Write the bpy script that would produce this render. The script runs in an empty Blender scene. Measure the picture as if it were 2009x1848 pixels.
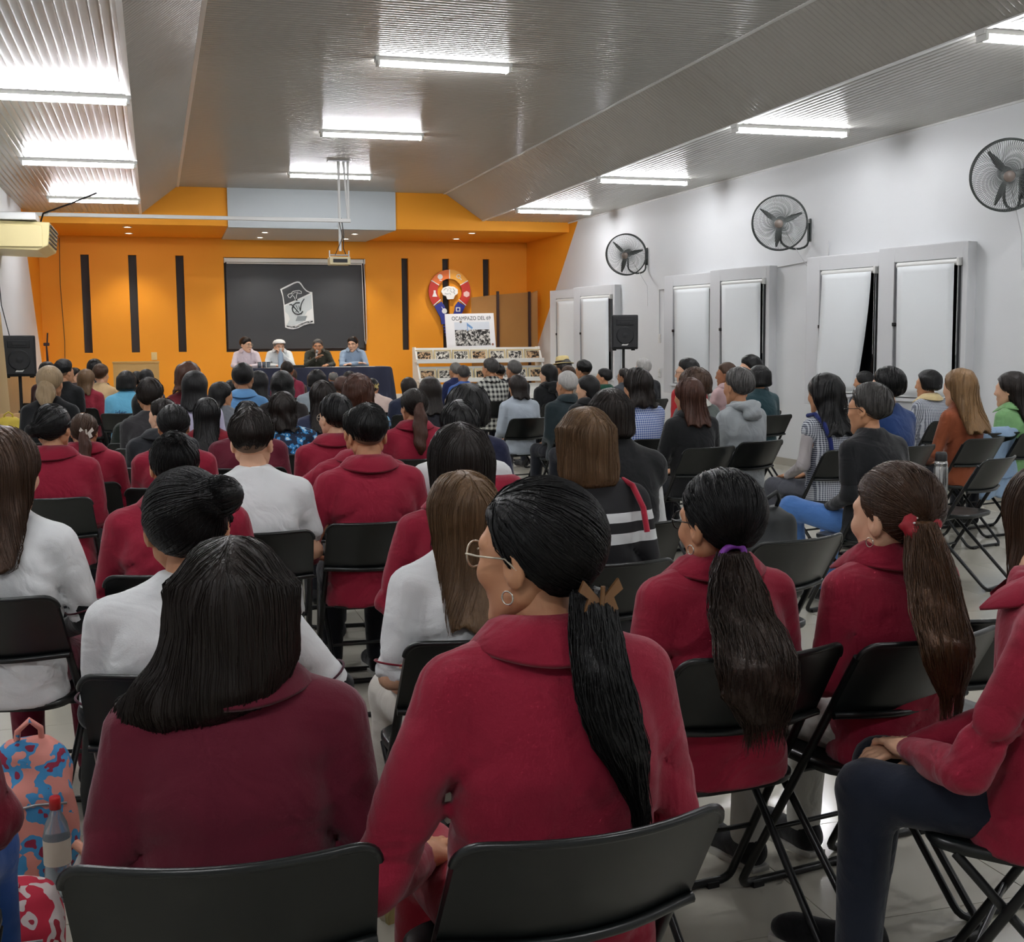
import bpy, bmesh, math, random
import numpy as np
from mathutils import Vector, Matrix

# ------------------------------------------------------------------ camera, world, exposure
SC = bpy.context.scene
COL = SC.collection
CH = 1.50
YAW, PITCH, ROLL, FPX = 0.284588, 0.104633, -0.0082482, 2378.26
_cy, _sy, _cp, _sp = math.cos(YAW), math.sin(YAW), math.cos(PITCH), math.sin(PITCH)
FWD = Vector((_sy*_cp, _cy*_cp, -_sp)); RGT = Vector((_cy, -_sy, 0)); UPV = RGT.cross(FWD)
_r2 = math.cos(ROLL)*RGT + math.sin(ROLL)*UPV; _u2 = -math.sin(ROLL)*RGT + math.cos(ROLL)*UPV
cam = bpy.data.cameras.new('camera'); cam.sensor_fit = 'HORIZONTAL'; cam.sensor_width = 36.0
cam.lens = FPX/2009*36.0; cam.clip_start = 0.05; cam.clip_end = 100
camo = bpy.data.objects.new('camera', cam); COL.objects.link(camo)
camo.matrix_world = Matrix(((_r2.x, _u2.x, -FWD.x, 0), (_r2.y, _u2.y, -FWD.y, 0), (_r2.z, _u2.z, -FWD.z, CH), (0, 0, 0, 1)))
SC.camera = camo
wd = bpy.data.worlds.new('night'); SC.world = wd; wd.use_nodes = True
wd.node_tree.nodes['Background'].inputs[0].default_value = (0.004, 0.005, 0.008, 1)
wd.node_tree.nodes['Background'].inputs[1].default_value = 1.0
SC.view_settings.view_transform = 'Standard'; SC.view_settings.look = 'None'
SC.view_settings.exposure = -0.1; SC.view_settings.gamma = 1.0; SC.view_settings.use_curve_mapping = False
TUBE_POWER = 105.0
SC.cycles.max_bounces = 4; SC.cycles.diffuse_bounces = 3; SC.cycles.glossy_bounces = 2
SC.cycles.transmission_bounces = 3; SC.cycles.transparent_max_bounces = 4; SC.cycles.use_adaptive_sampling = True; SC.cycles.adaptive_threshold = 0.10; SC.cycles.adaptive_min_samples = 16
SC.cycles.caustics_reflective = False; SC.cycles.caustics_refractive = False
SC.cycles.use_denoising = True
random.seed(7); RNG = np.random.default_rng(7)

# ------------------------------------------------------------------ materials
def lin(c):
    c = [x/255.0 for x in c[:3]]
    return tuple((x/12.92 if x <= 0.04045 else ((x+0.055)/1.055)**2.4) for x in c) + (1.0,)
_M = {}
def mat(name, rgb, rough=0.6, metal=0.0, spec=0.5, bump=0.0, bscale=40.0, var=0.0, vscale=6.0, stretch=None, emis=None, estr=0.0, trans=0.0, sheen=0.0, coat=0.0, alpha=1.0, srgb=True):
    if name in _M: return _M[name]
    m = bpy.data.materials.new(name); m.use_nodes = True; nt = m.node_tree; b = nt.nodes['Principled BSDF']
    col = lin(rgb) if srgb else tuple(rgb)+(1.0,)
    b.inputs['Base Color'].default_value = col; b.inputs['Roughness'].default_value = rough
    b.inputs['Metallic'].default_value = metal; b.inputs['Specular IOR Level'].default_value = spec
    if trans: b.inputs['Transmission Weight'].default_value = trans
    if sheen: b.inputs['Sheen Weight'].default_value = sheen
    if coat: b.inputs['Coat Weight'].default_value = coat
    if alpha < 1: b.inputs['Alpha'].default_value = alpha
    if emis: b.inputs['Emission Color'].default_value = lin(emis); b.inputs['Emission Strength'].default_value = estr
    if bump or var:
        tc = nt.nodes.new('ShaderNodeTexCoord'); mp = nt.nodes.new('ShaderNodeMapping')
        nt.links.new(tc.outputs['Object'], mp.inputs['Vector'])
        if stretch: mp.inputs['Scale'].default_value = stretch
        if bump:
            n = nt.nodes.new('ShaderNodeTexNoise'); n.inputs['Scale'].default_value = bscale; n.inputs['Detail'].default_value = 3
            nt.links.new(mp.outputs[0], n.inputs['Vector'])
            bp = nt.nodes.new('ShaderNodeBump'); bp.inputs['Strength'].default_value = bump; bp.inputs['Distance'].default_value = 0.01
            nt.links.new(n.outputs['Fac'], bp.inputs['Height']); nt.links.new(bp.outputs[0], b.inputs['Normal'])
        if var:
            n2 = nt.nodes.new('ShaderNodeTexNoise'); n2.inputs['Scale'].default_value = vscale; n2.inputs['Detail'].default_value = 4
            nt.links.new(mp.outputs[0], n2.inputs['Vector'])
            mx = nt.nodes.new('ShaderNodeMix'); mx.data_type = 'RGBA'
            mx.inputs['A'].default_value = tuple(x*(1-var) for x in col[:3])+(1,); mx.inputs['B'].default_value = tuple(min(1, x*(1+var)) for x in col[:3])+(1,)
            nt.links.new(n2.outputs['Fac'], mx.inputs['Factor']); nt.links.new(mx.outputs['Result'], b.inputs['Base Color'])
    _M[name] = m; return m

def pattern_mat(name, kind, c1, c2, scale, rough=0.8, c3=None, thresh=0.5):
    """woven / printed cloth and printed photographs: flat print only"""
    if name in _M: return _M[name]
    m = bpy.data.materials.new(name); m.use_nodes = True; nt = m.node_tree; b = nt.nodes['Principled BSDF']; b.inputs['Roughness'].default_value = rough
    tc = nt.nodes.new('ShaderNodeTexCoord'); L = nt.links.new
    def mix(f, a, bb):
        x = nt.nodes.new('ShaderNodeMix'); x.data_type = 'RGBA'; L(f, x.inputs['Factor'])
        for k, s in (('A', a), ('B', bb)):
            if isinstance(s, tuple): x.inputs[k].default_value = s
            else: L(s, x.inputs[k])
        return x.outputs['Result']
    def math_(op, a, v=0.5):
        x = nt.nodes.new('ShaderNodeMath'); x.operation = op; L(a, x.inputs[0])
        if isinstance(v, (int, float)): x.inputs[1].default_value = v
        else: L(v, x.inputs[1])
        return x.outputs[0]
    A, B = lin(c1), lin(c2)
    if kind in ('plaid', 'gingham', 'stripe'):
        sx = nt.nodes.new('ShaderNodeSeparateXYZ'); L(tc.outputs['Object'], sx.inputs[0])
        def band(o): return math_('GREATER_THAN', math_('FRACT', math_('MULTIPLY', o, scale)), thresh)
        fz = band(sx.outputs['Z'])
        if kind == 'stripe': out = mix(fz, A, B)
        else:
            fx = band(sx.outputs['X']); s = math_('MULTIPLY', math_('ADD', fx, fz), 0.5); out = mix(s, A, B)
    elif kind == 'photo':
        mp = nt.nodes.new('ShaderNodeMapping'); mp.inputs['Location'].default_value = (scale*3.1, scale*7.7, scale*1.3); L(tc.outputs['Object'], mp.inputs['Vector'])
        n = nt.nodes.new('ShaderNodeTexNoise'); n.inputs['Scale'].default_value = 21; n.inputs['Detail'].default_value = 6; n.inputs['Roughness'].default_value = .7; n.inputs['Distortion'].default_value = .6; L(mp.outputs[0], n.inputs['Vector'])
        r = nt.nodes.new('ShaderNodeValToRGB'); r.color_ramp.elements[0].position = 0.47; r.color_ramp.elements[0].color = A; r.color_ramp.elements[1].position = 0.56; r.color_ramp.elements[1].color = B; L(n.outputs['Fac'], r.inputs[0]); out = r.outputs[0]
    else:   # 'floral' blotches
        v = nt.nodes.new('ShaderNodeTexNoise'); v.inputs['Scale'].default_value = scale; v.inputs['Detail'].default_value = 2; L(tc.outputs['Object'], v.inputs['Vector'])
        r = nt.nodes.new('ShaderNodeValToRGB'); r.color_ramp.interpolation = 'CONSTANT'
        r.color_ramp.elements[0].color = A; r.color_ramp.elements[1].position = 0.52; r.color_ramp.elements[1].color = B
        if c3: e = r.color_ramp.elements.new(0.62); e.color = lin(c3)
        L(v.outputs['Fac'], r.inputs[0]); out = r.outputs[0]
    L(out, b.inputs['Base Color']); _M[name] = m; return m

# ------------------------------------------------------------------ mesh helpers
class MB:
    def __init__(s): s.v = []; s.f = []; s.m = []; s.sm = []
    def add(s, vs, fs, mi=0, smooth=False):
        o = len(s.v); s.v += [tuple(p) for p in vs]; s.f += [tuple(i+o for i in f) for f in fs]; s.m += [mi]*len(fs); s.sm += [smooth]*len(fs); return s
    def box(s, c, d, rz=0.0, mi=0, M=None):
        x, y, z = d[0]/2, d[1]/2, d[2]/2
        vs = [Vector((a*x, b*y, e*z)) for e in (-1, 1) for b in (-1, 1) for a in (-1, 1)]
        R = M if M is not None else Matrix.Rotation(rz, 3, 'Z')
        vs = [R @ p + Vector(c) for p in vs]
        return s.add(vs, [(0, 2, 3, 1), (4, 5, 7, 6), (0, 1, 5, 4), (2, 6, 7, 3), (0, 4, 6, 2), (1, 3, 7, 5)], mi)
    def tube(s, pts, r, n=10, mi=0, cap=True, closed=False):
        P = [Vector(p) for p in pts]; N = len(P); rs = r if hasattr(r, '__len__') else [r]*N
        rings = []; prev = None
        for i in range(N):
            if closed: t = (P[(i+1) % N]-P[i-1])
            else: t = (P[min(i+1, N-1)]-P[max(i-1, 0)])
            t.normalize()
            if prev is None: a = t.orthogonal().normalized()
            else: a = (prev-t*prev.dot(t)); a = a.normalized() if a.length > 1e-6 else t.orthogonal().normalized()
            prev = a; b = t.cross(a)
            rings.append([P[i]+(a*math.cos(2*math.pi*k/n)+b*math.sin(2*math.pi*k/n))*rs[i] for k in range(n)])
        vs = [p for rg in rings for p in rg]; fs = []
        for i in range(N if closed else N-1):
            j = (i+1) % N
            for k in range(n): fs.append((i*n+k, i*n+(k+1) % n, j*n+(k+1) % n, j*n+k))
        s.add(vs, fs, mi, True)
        if cap and not closed:
            s.add(rings[0], [tuple(range(n))[::-1]], mi); s.add(rings[-1], [tuple(range(n))], mi)
        return s
    def lathe(s, prof, c=(0, 0, 0), n=20, mi=0, M=None, smooth=True):
        vs = []
        for r, z in prof:
            for k in range(n):
                p = Vector((r*math.cos(2*math.pi*k/n), r*math.sin(2*math.pi*k/n), z))
                if M is not None: p = M @ p
                vs.append(p+Vector(c))
        fs = [(i*n+k, i*n+(k+1) % n, (i+1)*n+(k+1) % n, (i+1)*n+k) for i in range(len(prof)-1) for k in range(n)]
        return s.add(vs, fs, mi, smooth)
    def prism(s, poly, axis_o, ux, uy, un, h, mi=0):
        """extrude a 2-D outline: origin, two in-plane axes, normal, thickness"""
        o, ux, uy, un = Vector(axis_o), Vector(ux), Vector(uy), Vector(un); n = len(poly)
        a = [o+ux*p[0]+uy*p[1] for p in poly]; b = [p+un*h for p in a]
        fs = [tuple(range(n, 2*n)), tuple(range(n))[::-1]]+[(i, (i+1) % n, n+(i+1) % n, n+i) for i in range(n)]
        return s.add(a+b, fs, mi)
    def mesh(s, name='part'):
        me = bpy.data.meshes.new(name); me.from_pydata(s.v, [], s.f); me.update()
        me.polygons.foreach_set('material_index', s.m); me.polygons.foreach_set('use_smooth', s.sm); return me
    def build(s, name, mats, parent=None, bevel=0.0, seg=2, **kw):
        me = s.mesh(name)
        if bevel:
            bm = bmesh.new(); bm.from_mesh(me)
            bmesh.ops.remove_doubles(bm, verts=bm.verts, dist=1e-6)
            es = [e for e in bm.edges if len(e.link_faces) == 2 and e.calc_face_angle(0) > 0.6]
            bmesh.ops.bevel(bm, geom=es, offset=bevel, segments=seg, affect='EDGES', profile=0.5, clamp_overlap=True)
            bm.to_mesh(me); bm.free()
        return link(name, me, mats, parent, **kw)
def link(name, me, mats=None, parent=None, loc=None, rz=None, **kw):
    o = bpy.data.objects.new(name, me); COL.objects.link(o)
    if mats is not None and me is not None:
        for m in (mats if isinstance(mats, (list, tuple)) else [mats]): me.materials.append(m)
    if parent is not None: o.parent = parent
    if loc is not None: o.location = loc
    if rz is not None: o.rotation_euler = (0, 0, rz)
    for k, v in kw.items(): o[k] = v
    return o
def tag(o, label, cat, group=None):
    o['label'] = label; o['category'] = cat
    if group: o['group'] = group
    return o
def thing(name, label, cat, loc=(0, 0, 0), rz=0.0, group=None):
    o = bpy.data.objects.new(name, None); COL.objects.link(o); o.empty_display_size = 0.1
    o.location = loc; o.rotation_euler = (0, 0, rz); return tag(o, label, cat, group)
def struct(o): o['kind'] = 'structure'; return o
def empty_struct(name, loc=(0, 0, 0)):
    o = bpy.data.objects.new(name, None); COL.objects.link(o); o.location = loc; o.empty_display_size = 0.1; return struct(o)
def text_mesh(txt, size, name='lettering', extrude=0.001):
    cu = bpy.data.curves.new(name, 'FONT'); cu.body = txt; cu.size = size; cu.extrude = extrude; cu.align_x = 'CENTER'; cu.align_y = 'CENTER'
    o = bpy.data.objects.new(name, cu); COL.objects.link(o)
    dg = bpy.context.evaluated_depsgraph_get(); me = bpy.data.meshes.new_from_object(o.evaluated_get(dg))
    bpy.data.objects.remove(o); bpy.data.curves.remove(cu); return me

# ------------------------------------------------------------------ the room
Y1, Y2, YB = 20.5, 22.8, -4.5          # beam, stage wall, rear wall
XL = -1.87
def XR(y): return 7.0+(22.8-y)*0.0338   # right wall runs slightly askew
HC, HL, HS, HP = 4.05, 3.61, 3.44, 0.47  # centre ceiling, side ceilings, stage soffit, platform
RL, RR, SL, SR = 0.44, 4.85, -0.12, 5.50  # ridge and foot of the sloping strips
M_white = mat('wall_white', (226, 228, 229), 0.7, bump=0.05, bscale=60, var=0.02, vscale=1.5)
M_orange = mat('orange_paint', (246, 163, 44), 0.55, spec=0.25, bump=0.04, bscale=60)
M_grey = mat('grey_paint', (196, 203, 206), 0.6)
M_black = mat('black_recess', (52, 52, 54), 0.7)
M_trim = mat('white_trim', (225, 225, 222), 0.35)
M_pvc = mat('white_pvc', (170, 168, 161), 0.27, spec=0.45)
M_tile = mat('porcelain_tile', (192, 188, 174), 0.13, spec=0.5, var=0.05, vscale=2.0)
M_grout = mat('tile_grout', (112, 108, 98), 0.8)
M_alu = mat('aluminium', (150, 152, 154), 0.4, 0.7)
M_blk = mat('black_plastic', (16, 16, 17), 0.45)
M_whitepl = mat('white_plastic', (222, 222, 218), 0.4)

# floor: slab, tiles proud of the grout
fl = MB().box((2.6, 9.1, -0.053), (11.2, 27.6, 0.10)).build('floor', M_grout); struct(fl)
TS = 0.60
tm = MB()
g = 0.0016; b_ = 0.003
tm.add([(g, g, 0), (TS-g, g, 0), (TS-g, TS-g, 0), (g, TS-g, 0), (g, g, -.003), (TS-g, g, -.003), (TS-g, TS-g, -.003), (g, TS-g, -.003)], [(0, 1, 2, 3), (0, 4, 5, 1), (1, 5, 6, 2), (2, 6, 7, 3), (3, 7, 4, 0)])
tme = tm.mesh('floor_tile'); tme.materials.append(M_tile)
rest = MB(); ntile = 0
X0, Y0 = 1.64-TS*6, 3.235-TS*13
for i in range(19):
    for j in range(46):
        x, y = X0+i*TS, Y0+j*TS
        if y+TS < YB or y > 19.2 or x+TS < XL-.2: continue
        if x > XR(y)+.1: continue
        vis = 0.6 < y < 12.0 and -0.5 < (x-0.06*y) and (y > 1.0)
        if vis and ntile < 280:
            o = bpy.data.objects.new('floor_tile', tme); COL.objects.link(o); o.parent = fl; o.location = (x, y, 0); ntile += 1
        else:
            rest.add([(x+p[0], y+p[1], p[2]) for p in tm.v], tm.f)
rest.build('floor_tile_field', M_tile, fl, kind='stuff')
# stage platform
pf = MB().box((2.6, (19.0+Y2)/2, HP/2), (9.6, Y2-19.0, HP)).build('floor_platform', mat('platform_floor', (165, 160, 150), 0.35)); struct(pf)
MB().box((2.6, 19.0-.012, HP-.03), (9.6, .03, .06)).build('step_edge', M_alu, pf)

# stage wall with recessed stripes and a recess for the screen: built as strips round the openings
ops = [(-1.19, -1.05), (-.39, -.25), (.42, .56), (4.53, 4.66), (5.32, 5.45), (6.12, 6.25)]
ZS0, ZS1 = 1.40, 3.12
wf = MB(); th = 0.12
def panel(x0, x1, z0, z1): wf.box(((x0+x1)/2, Y2+th/2, (z0+z1)/2), (x1-x0, th, z1-z0))
cuts = sorted(ops+[(1.26, 3.84)]); xs = -2.1
for a, b in cuts:
    panel(xs, a, 0, 3.9); z1 = 3.10 if a == 1.26 else ZS1; z0 = 1.39 if a == 1.26 else ZS0
    panel(a, b, 0, z0); panel(a, b, z1, 3.9); xs = b
panel(xs, 7.3, 0, 3.9)
w = wf.build('wall_front', M_orange); struct(w)
for a, b in ops: MB().box(((a+b)/2, Y2+th-.01, (ZS0+ZS1)/2), (b-a, .02, ZS1-ZS0)).build('recess_panel', M_black, w)
MB().box((2.55, Y2+th-.01, 2.245), (2.58, .02, 1.71)).build('recess_panel', M_black, w)
MB().box((2.6, Y2-.008, HP+.05), (9.2, .016, .10)).build('baseboard_front', M_trim, None, kind='structure')

# beam and soffit over the stage
bm_ = MB().box((2.6, Y1+.06, (HS+4.3)/2), (9.4, .12, 4.3-HS)).build('wall_beam', M_orange); struct(bm_)
so = MB().box((2.6, (Y1+.12+Y2)/2, HS+.03), (9.4, Y2-Y1-.12, .06)).build('ceiling_stage', M_orange); struct(so)
gp = MB(); gp.prism([(1.22, Y1-.05), (3.98, Y1-.05), (3.86, Y2+.0), (1.24, Y2+.0)], (0, 0, HS-.025), (1, 0, 0), (0, 1, 0), (0, 0, 1), .05)
gp.box((2.60, Y1-.02, (HS-.025+HC)/2), (2.76, .06, HC-HS+.025))
struct(gp.build('ceiling_stage_canopy', M_grey))

# side walls: white, with the slanted orange paint edge near the stage
def yo(z): return 20.2+(3.45-z)*1.0
wr = MB()
def sidewall(mb, fx, zt, flip):
    ys = lambda z: min(yo(z), Y2)
    z2 = 3.45-(Y2-20.2)   # where the paint edge meets the corner
    P = lambda y, z: (fx(y), y, z)
    white = [P(YB, 0), P(Y2, 0), P(Y2, z2), P(20.2-.55, zt+.4), P(YB, zt+.4)]
    org = [P(Y2, z2), P(Y2, zt+.4), P(20.2-.55, zt+.4)]
    a, b = (white, org) if flip else (white[::-1], org[::-1])
    mb.add(a, [tuple(range(5))], 0); mb.add(b, [(0, 1, 2)], 1)
sidewall(wr, XR, HL, True); struct(wr.build('wall_right', [M_white, M_orange]))
wl = MB(); sidewall(wl, lambda y: XL, HL, False); struct(wl.build('wall_left', [M_white, M_orange]))
struct(MB().box((2.6, YB-.05, 2.1), (11.4, .1, 4.2)).build('wall_rear', M_white))
bb = MB(); a, c = Vector((XR(YB), YB, 0)), Vector((XR(19.0), 19.0, 0)); d = (c-a).normalized(); nrm = Vector((-d.y, d.x, 0))
bb.prism([(0, 0), ((c-a).length, 0), ((c-a).length, .09), (0, .09)], a, d, (0, 0, 1), nrm, .014)
struct(bb.build('baseboard_right', mat('tile_skirting', (176, 172, 160), 0.3)))
struct(MB().box((XL+.007, (YB+19)/2, .045), (.014, 19-YB, .09)).build('baseboard_left', _M['tile_skirting']))

# ceilings: PVC boards, three ribs each
def board(length, axis):
    """200 mm board, cross-section along the first local axis, length along the second"""
    w_ = 0.2/3; prof = []
    for k in range(3):
        x = k*w_
        prof += [(x, .004), (x+.004, .0005)]+[(x+.004+(w_-.008)*t, -.0024*math.sin(math.pi*t)) for t in (.2, .4, .6, .8)]+[(x+w_-.004, .0005)]
    prof.append((.2, .004))
    n = len(prof); vs = [(p[0], 0, p[1]) for p in prof]+[(p[0], length, p[1]) for p in prof]
    fs = [(i, n+i, n+i+1, i+1) for i in range(n-1)]
    m = MB(); m.add(vs, fs, 0, True); me = m.mesh('ceiling_board'); me.materials.append(M_pvc); return me
def boards(root, me, places):
    for M in places:
        o = bpy.data.objects.new('ceiling_board', me); COL.objects.link(o); o.parent = root; o.matrix_local = M
cc = MB().box(((RL+RR)/2, (YB+Y1)/2, HC+.06), (RR-RL, Y1-YB, .08)).build('ceiling', M_pvc); struct(cc)
me = board(RR-RL, 0); nb = int((Y1-0.0)/.2)
boards(cc, me, [Matrix(((0, 1, 0, RL), (1, 0, 0, Y1-.2*(k+1)), (0, 0, 1, HC), (0, 0, 0, 1))) for k in range(nb)])
def slope(x0, z0, x1, z1, name):
    L = math.hypot(x1-x0, z1-z0); ux = Vector(((x1-x0)/L, 0, (z1-z0)/L)); n = Vector((0, 1, 0)).cross(ux)
    if n.z < 0: n = -n
    root = MB(); root.prism([(0, 0), (L, 0), (L, .05), (0, .05)], Vector((x0, YB, z0))+n*.02, ux, n, (0, 1, 0), Y1-YB); root = struct(root.build(name, M_pvc))
    me = board(L, 0)
    boards(root, me, [Matrix(((0, ux.x, n.x, x0), (1, 0, 0, Y1-.2*(k+1)), (0, ux.z, n.z, z0), (0, 0, 0, 1))) for k in range(nb)])
slope(SL, HL, RL, HC, 'ceiling'); slope(SR, HL, RR, HC, 'ceiling')
def side(x0, x1, name):
    root = struct(MB().box(((x0+x1)/2, (YB+Y1)/2, HL+.06), (abs(x1-x0), Y1-YB, .08)).build(name, M_pvc))
    me = board(Y1-YB, 0); n = int(abs(x1-x0)/.2+.99)
    boards(root, me, [Matrix(((1, 0, 0, x0+.2*k if x1 > x0 else x0-.2*(k+1)), (0, 1, 0, YB), (0, 0, 1, HL), (0, 0, 0, 1))) for k in range(n)])
side(SL, XL-.1, 'ceiling'); side(SR, 8.05, 'ceiling')
for k, (x, z, s) in enumerate(((RL, HC, 1), (RR, HC, -1), (SL, HL, -1), (SR, HL, 1))):
    struct(MB().box((x+s*.012, (YB+Y1)/2, z-.004), (.04, Y1-YB, .012)).build('trim_%d' % (k+1), M_trim))
a, c = Vector((XR(YB), YB, HL)), Vector((XR(Y1), Y1, HL))
tr = MB(); d = (c-a).normalized(); tr.prism([(0, -.02), ((c-a).length, -.02), ((c-a).length, .01), (0, .01)], a, d, (0, 0, 1), Vector((-d.y, d.x, 0)), .02); struct(tr.build('trim_5', M_trim))

# ------------------------------------------------------------------ fluorescent lights
M_tube = mat('tube_glow', (255, 255, 255), 0.4, emis=(246, 247, 252), estr=TUBE_POWER)
def fixture():
    base = MB().box((0, 0, -.02), (1.26, .10, .035)); me_b = base.mesh('housing'); me_b.materials.append(M_whitepl)
    t = MB().tube([(-.585, 0, 0), (.585, 0, 0)], .016, 10); me_t = t.mesh('tube'); me_t.materials.append(M_tube)
    e = MB().box((0, 0, -.005), (.022, .11, .06)); me_e = e.mesh('end_socket'); me_e.materials.append(M_whitepl)
    return me_b, me_t, me_e
FB, FT, FE = fixture()
rows = [(18.45, 'nearest the stage'), (14.8, 'second from the stage'), (11.0, 'third from the stage'), (7.3, 'fourth from the stage'), (3.5, 'fifth from the stage'), (-.3, 'sixth from the stage')]
for cx, z, where in ((2.61, HC, 'raised centre ceiling'), (6.12, HL, 'right side ceiling'), (-.74, HL, 'left side ceiling')):
    for y, which in rows:
        yy = y if cx > 2 and cx < 3 else y
        t = thing('ceiling_light', 'lit twin-tube fluorescent ceiling light, %s along the %s' % (which, where), 'ceiling light', (cx, yy, z), 0, 'fluorescent ceiling lights')
        link('housing', FB, None, t)
        for s in (-1, 1):
            link('tube', FT, None, t, loc=(0, s*.03, -.058)); link('end_socket', FE, None, t, loc=(s*.605, 0, -.045))
# recessed spots over the stage
M_spot = mat('spot_glow', (255, 250, 235), 0.4, emis=(255, 246, 226), estr=40)
names = ('left end of the orange soffit', 'grey canopy left', 'grey canopy right', 'right end of the orange soffit')
for k, (x0, y0, y1, dz) in enumerate(((-.35, 20.95, 22.1, 0), (1.87, 21.2, 22.2, -.025), (3.40, 21.2, 22.2, -.025), (5.43, 20.95, 22.1, 0))):
    for j, y in enumerate((y0, y1)):
        t = thing('downlight', 'round recessed spotlight in the %s, %s one' % (names[k], ('front', 'rear')[j]), 'downlight', (x0, y, HS+dz), 0, 'stage spotlights')
        MB().lathe([(.075, -.001), (.075, -.008), (.055, -.010), (.05, .0)], n=20).build('rim', M_trim, t)
        MB().lathe([(.0, -.006), (.05, -.004)], n=16).build('bulb', M_spot, t)
        lp = bpy.data.lights.new('spot', 'SPOT'); lp.energy = 75; lp.spot_size = 1.75; lp.spot_blend = .6; lp.color = (1, .93, .82); lp.shadow_soft_size = .05
        lo = bpy.data.objects.new('lamp_beam', lp); COL.objects.link(lo); lo.parent = t; lo.location = (0, 0, -.02)

# ------------------------------------------------------------------ implicit-surface modelling of bodies, clothes and hair
def surf_net(F, o, h):
    S = F < 0
    nx, ny, nz = F.shape
    c = np.zeros((nx-1, ny-1, nz-1), np.int8)
    for i in (0, 1):
        for j in (0, 1):
            for k in (0, 1): c += S[i:nx-1+i, j:ny-1+j, k:nz-1+k]
    act = (c > 0) & (c < 8)
    I = np.argwhere(act)
    if len(I) == 0: return np.zeros((0, 3)), np.zeros((0, 4), int)
    idx = -np.ones(act.shape, np.int64); idx[act] = np.arange(len(I))
    acc = np.zeros((len(I), 3)); cnt = np.zeros(len(I))
    cor = [(i, j, k) for i in (0, 1) for j in (0, 1) for k in (0, 1)]
    val = {q: F[I[:, 0]+q[0], I[:, 1]+q[1], I[:, 2]+q[2]] for q in cor}
    for q in cor:
        for ax in range(3):
            if q[ax] == 0:
                r = list(q); r[ax] = 1; r = tuple(r)
                a, b = val[q], val[r]; m = (a < 0) != (b < 0)
                t = np.where(m, a/np.where(m, a-b, 1), 0)
                p = np.tile(np.array(q, float), (len(I), 1)); p[:, ax] += t
                acc[m] += p[m]; cnt[m] += 1
    V = (I+acc/cnt[:, None])*h+o
    Q = []
    for ax in range(3):
        a1, a2 = (ax+1) % 3, (ax+2) % 3
        A = np.moveaxis(S, (ax, a1, a2), (0, 1, 2)); X = np.moveaxis(idx, (ax, a1, a2), (0, 1, 2))
        e = A[:-1, 1:-1, 1:-1] != A[1:, 1:-1, 1:-1]; E = np.argwhere(e)
        if len(E) == 0: continue
        i, j, k = E[:, 0], E[:, 1]+1, E[:, 2]+1
        q = np.stack([X[i, j-1, k-1], X[i, j, k-1], X[i, j, k], X[i, j-1, k]], 1)
        flip = ~A[i, j, k]; q[flip] = q[flip][:, ::-1]; Q.append(q)
    return V, np.concatenate(Q)
def smin(a, b, k):
    d = np.maximum(k-np.abs(a-b), 0)/k
    return np.minimum(a, b)-d*d*k*0.25
def ell(P, c, r):
    q = (P-np.asarray(c))/np.asarray(r); return (np.sqrt((q*q).sum(-1))-1)*min(r)
def cone(P, a, b, ra, rb):
    a = np.asarray(a, float); b = np.asarray(b, float); ba = b-a; pa = P-a
    t = np.clip((pa@ba)/(ba@ba), 0, 1); d = pa-t[..., None]*ba
    return np.sqrt((d*d).sum(-1))-(ra+(rb-ra)*t)
def chain(P, pts, rs, k=0.02):
    f = None
    for i in range(len(pts)-1):
        g_ = cone(P, pts[i], pts[i+1], rs[i], rs[i+1]); f = g_ if f is None else smin(f, g_, k)
    return f
def loft(P, prof, p=2.6, shift=None):
    """profile rows: z, half-width, half-depth, y-centre"""
    pr = np.array(sorted(prof)); z = P[..., 2]
    w = np.interp(z, pr[:, 0], pr[:, 1]); d = np.interp(z, pr[:, 0], pr[:, 2]); yc = np.interp(z, pr[:, 0], pr[:, 3])
    xc = np.interp(z, pr[:, 0], pr[:, 4]) if pr.shape[1] > 4 else 0.0
    q = (np.abs((P[..., 0]-xc)/w)**p+np.abs((P[..., 1]-yc)/d)**p)**(1/p)
    f = (q-1)*np.minimum(w, d)
    return np.maximum(np.maximum(f, pr[0, 0]-z), z-pr[-1, 0])
def mesh_sdf(fn, lo, hi, h, smooth_it=1):
    lo = np.asarray(lo, float); hi = np.asarray(hi, float)
    n = np.ceil((hi-lo)/h).astype(int)+1
    ax = [lo[i]+h*np.arange(n[i]) for i in range(3)]
    P = np.stack(np.meshgrid(*ax, indexing='ij'), -1)
    F = fn(P)
    F[0] = F[-1] = h; F[:, 0] = F[:, -1] = h; F[:, :, 0] = F[:, :, -1] = h
    V, Q = surf_net(F, lo, h)
    for _ in range(smooth_it):                    # relax the lattice look
        A = np.zeros_like(V); C = np.zeros(len(V))
        for i in range(4):
            np.add.at(A, Q[:, i], V[Q[:, (i+1) % 4]]); np.add.at(C, Q[:, i], 1)
            np.add.at(A, Q[:, i], V[Q[:, (i-1) % 4]]); np.add.at(C, Q[:, i], 1)
        V = 0.5*V+0.5*A/np.maximum(C, 1)[:, None]
    return V, Q
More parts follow.
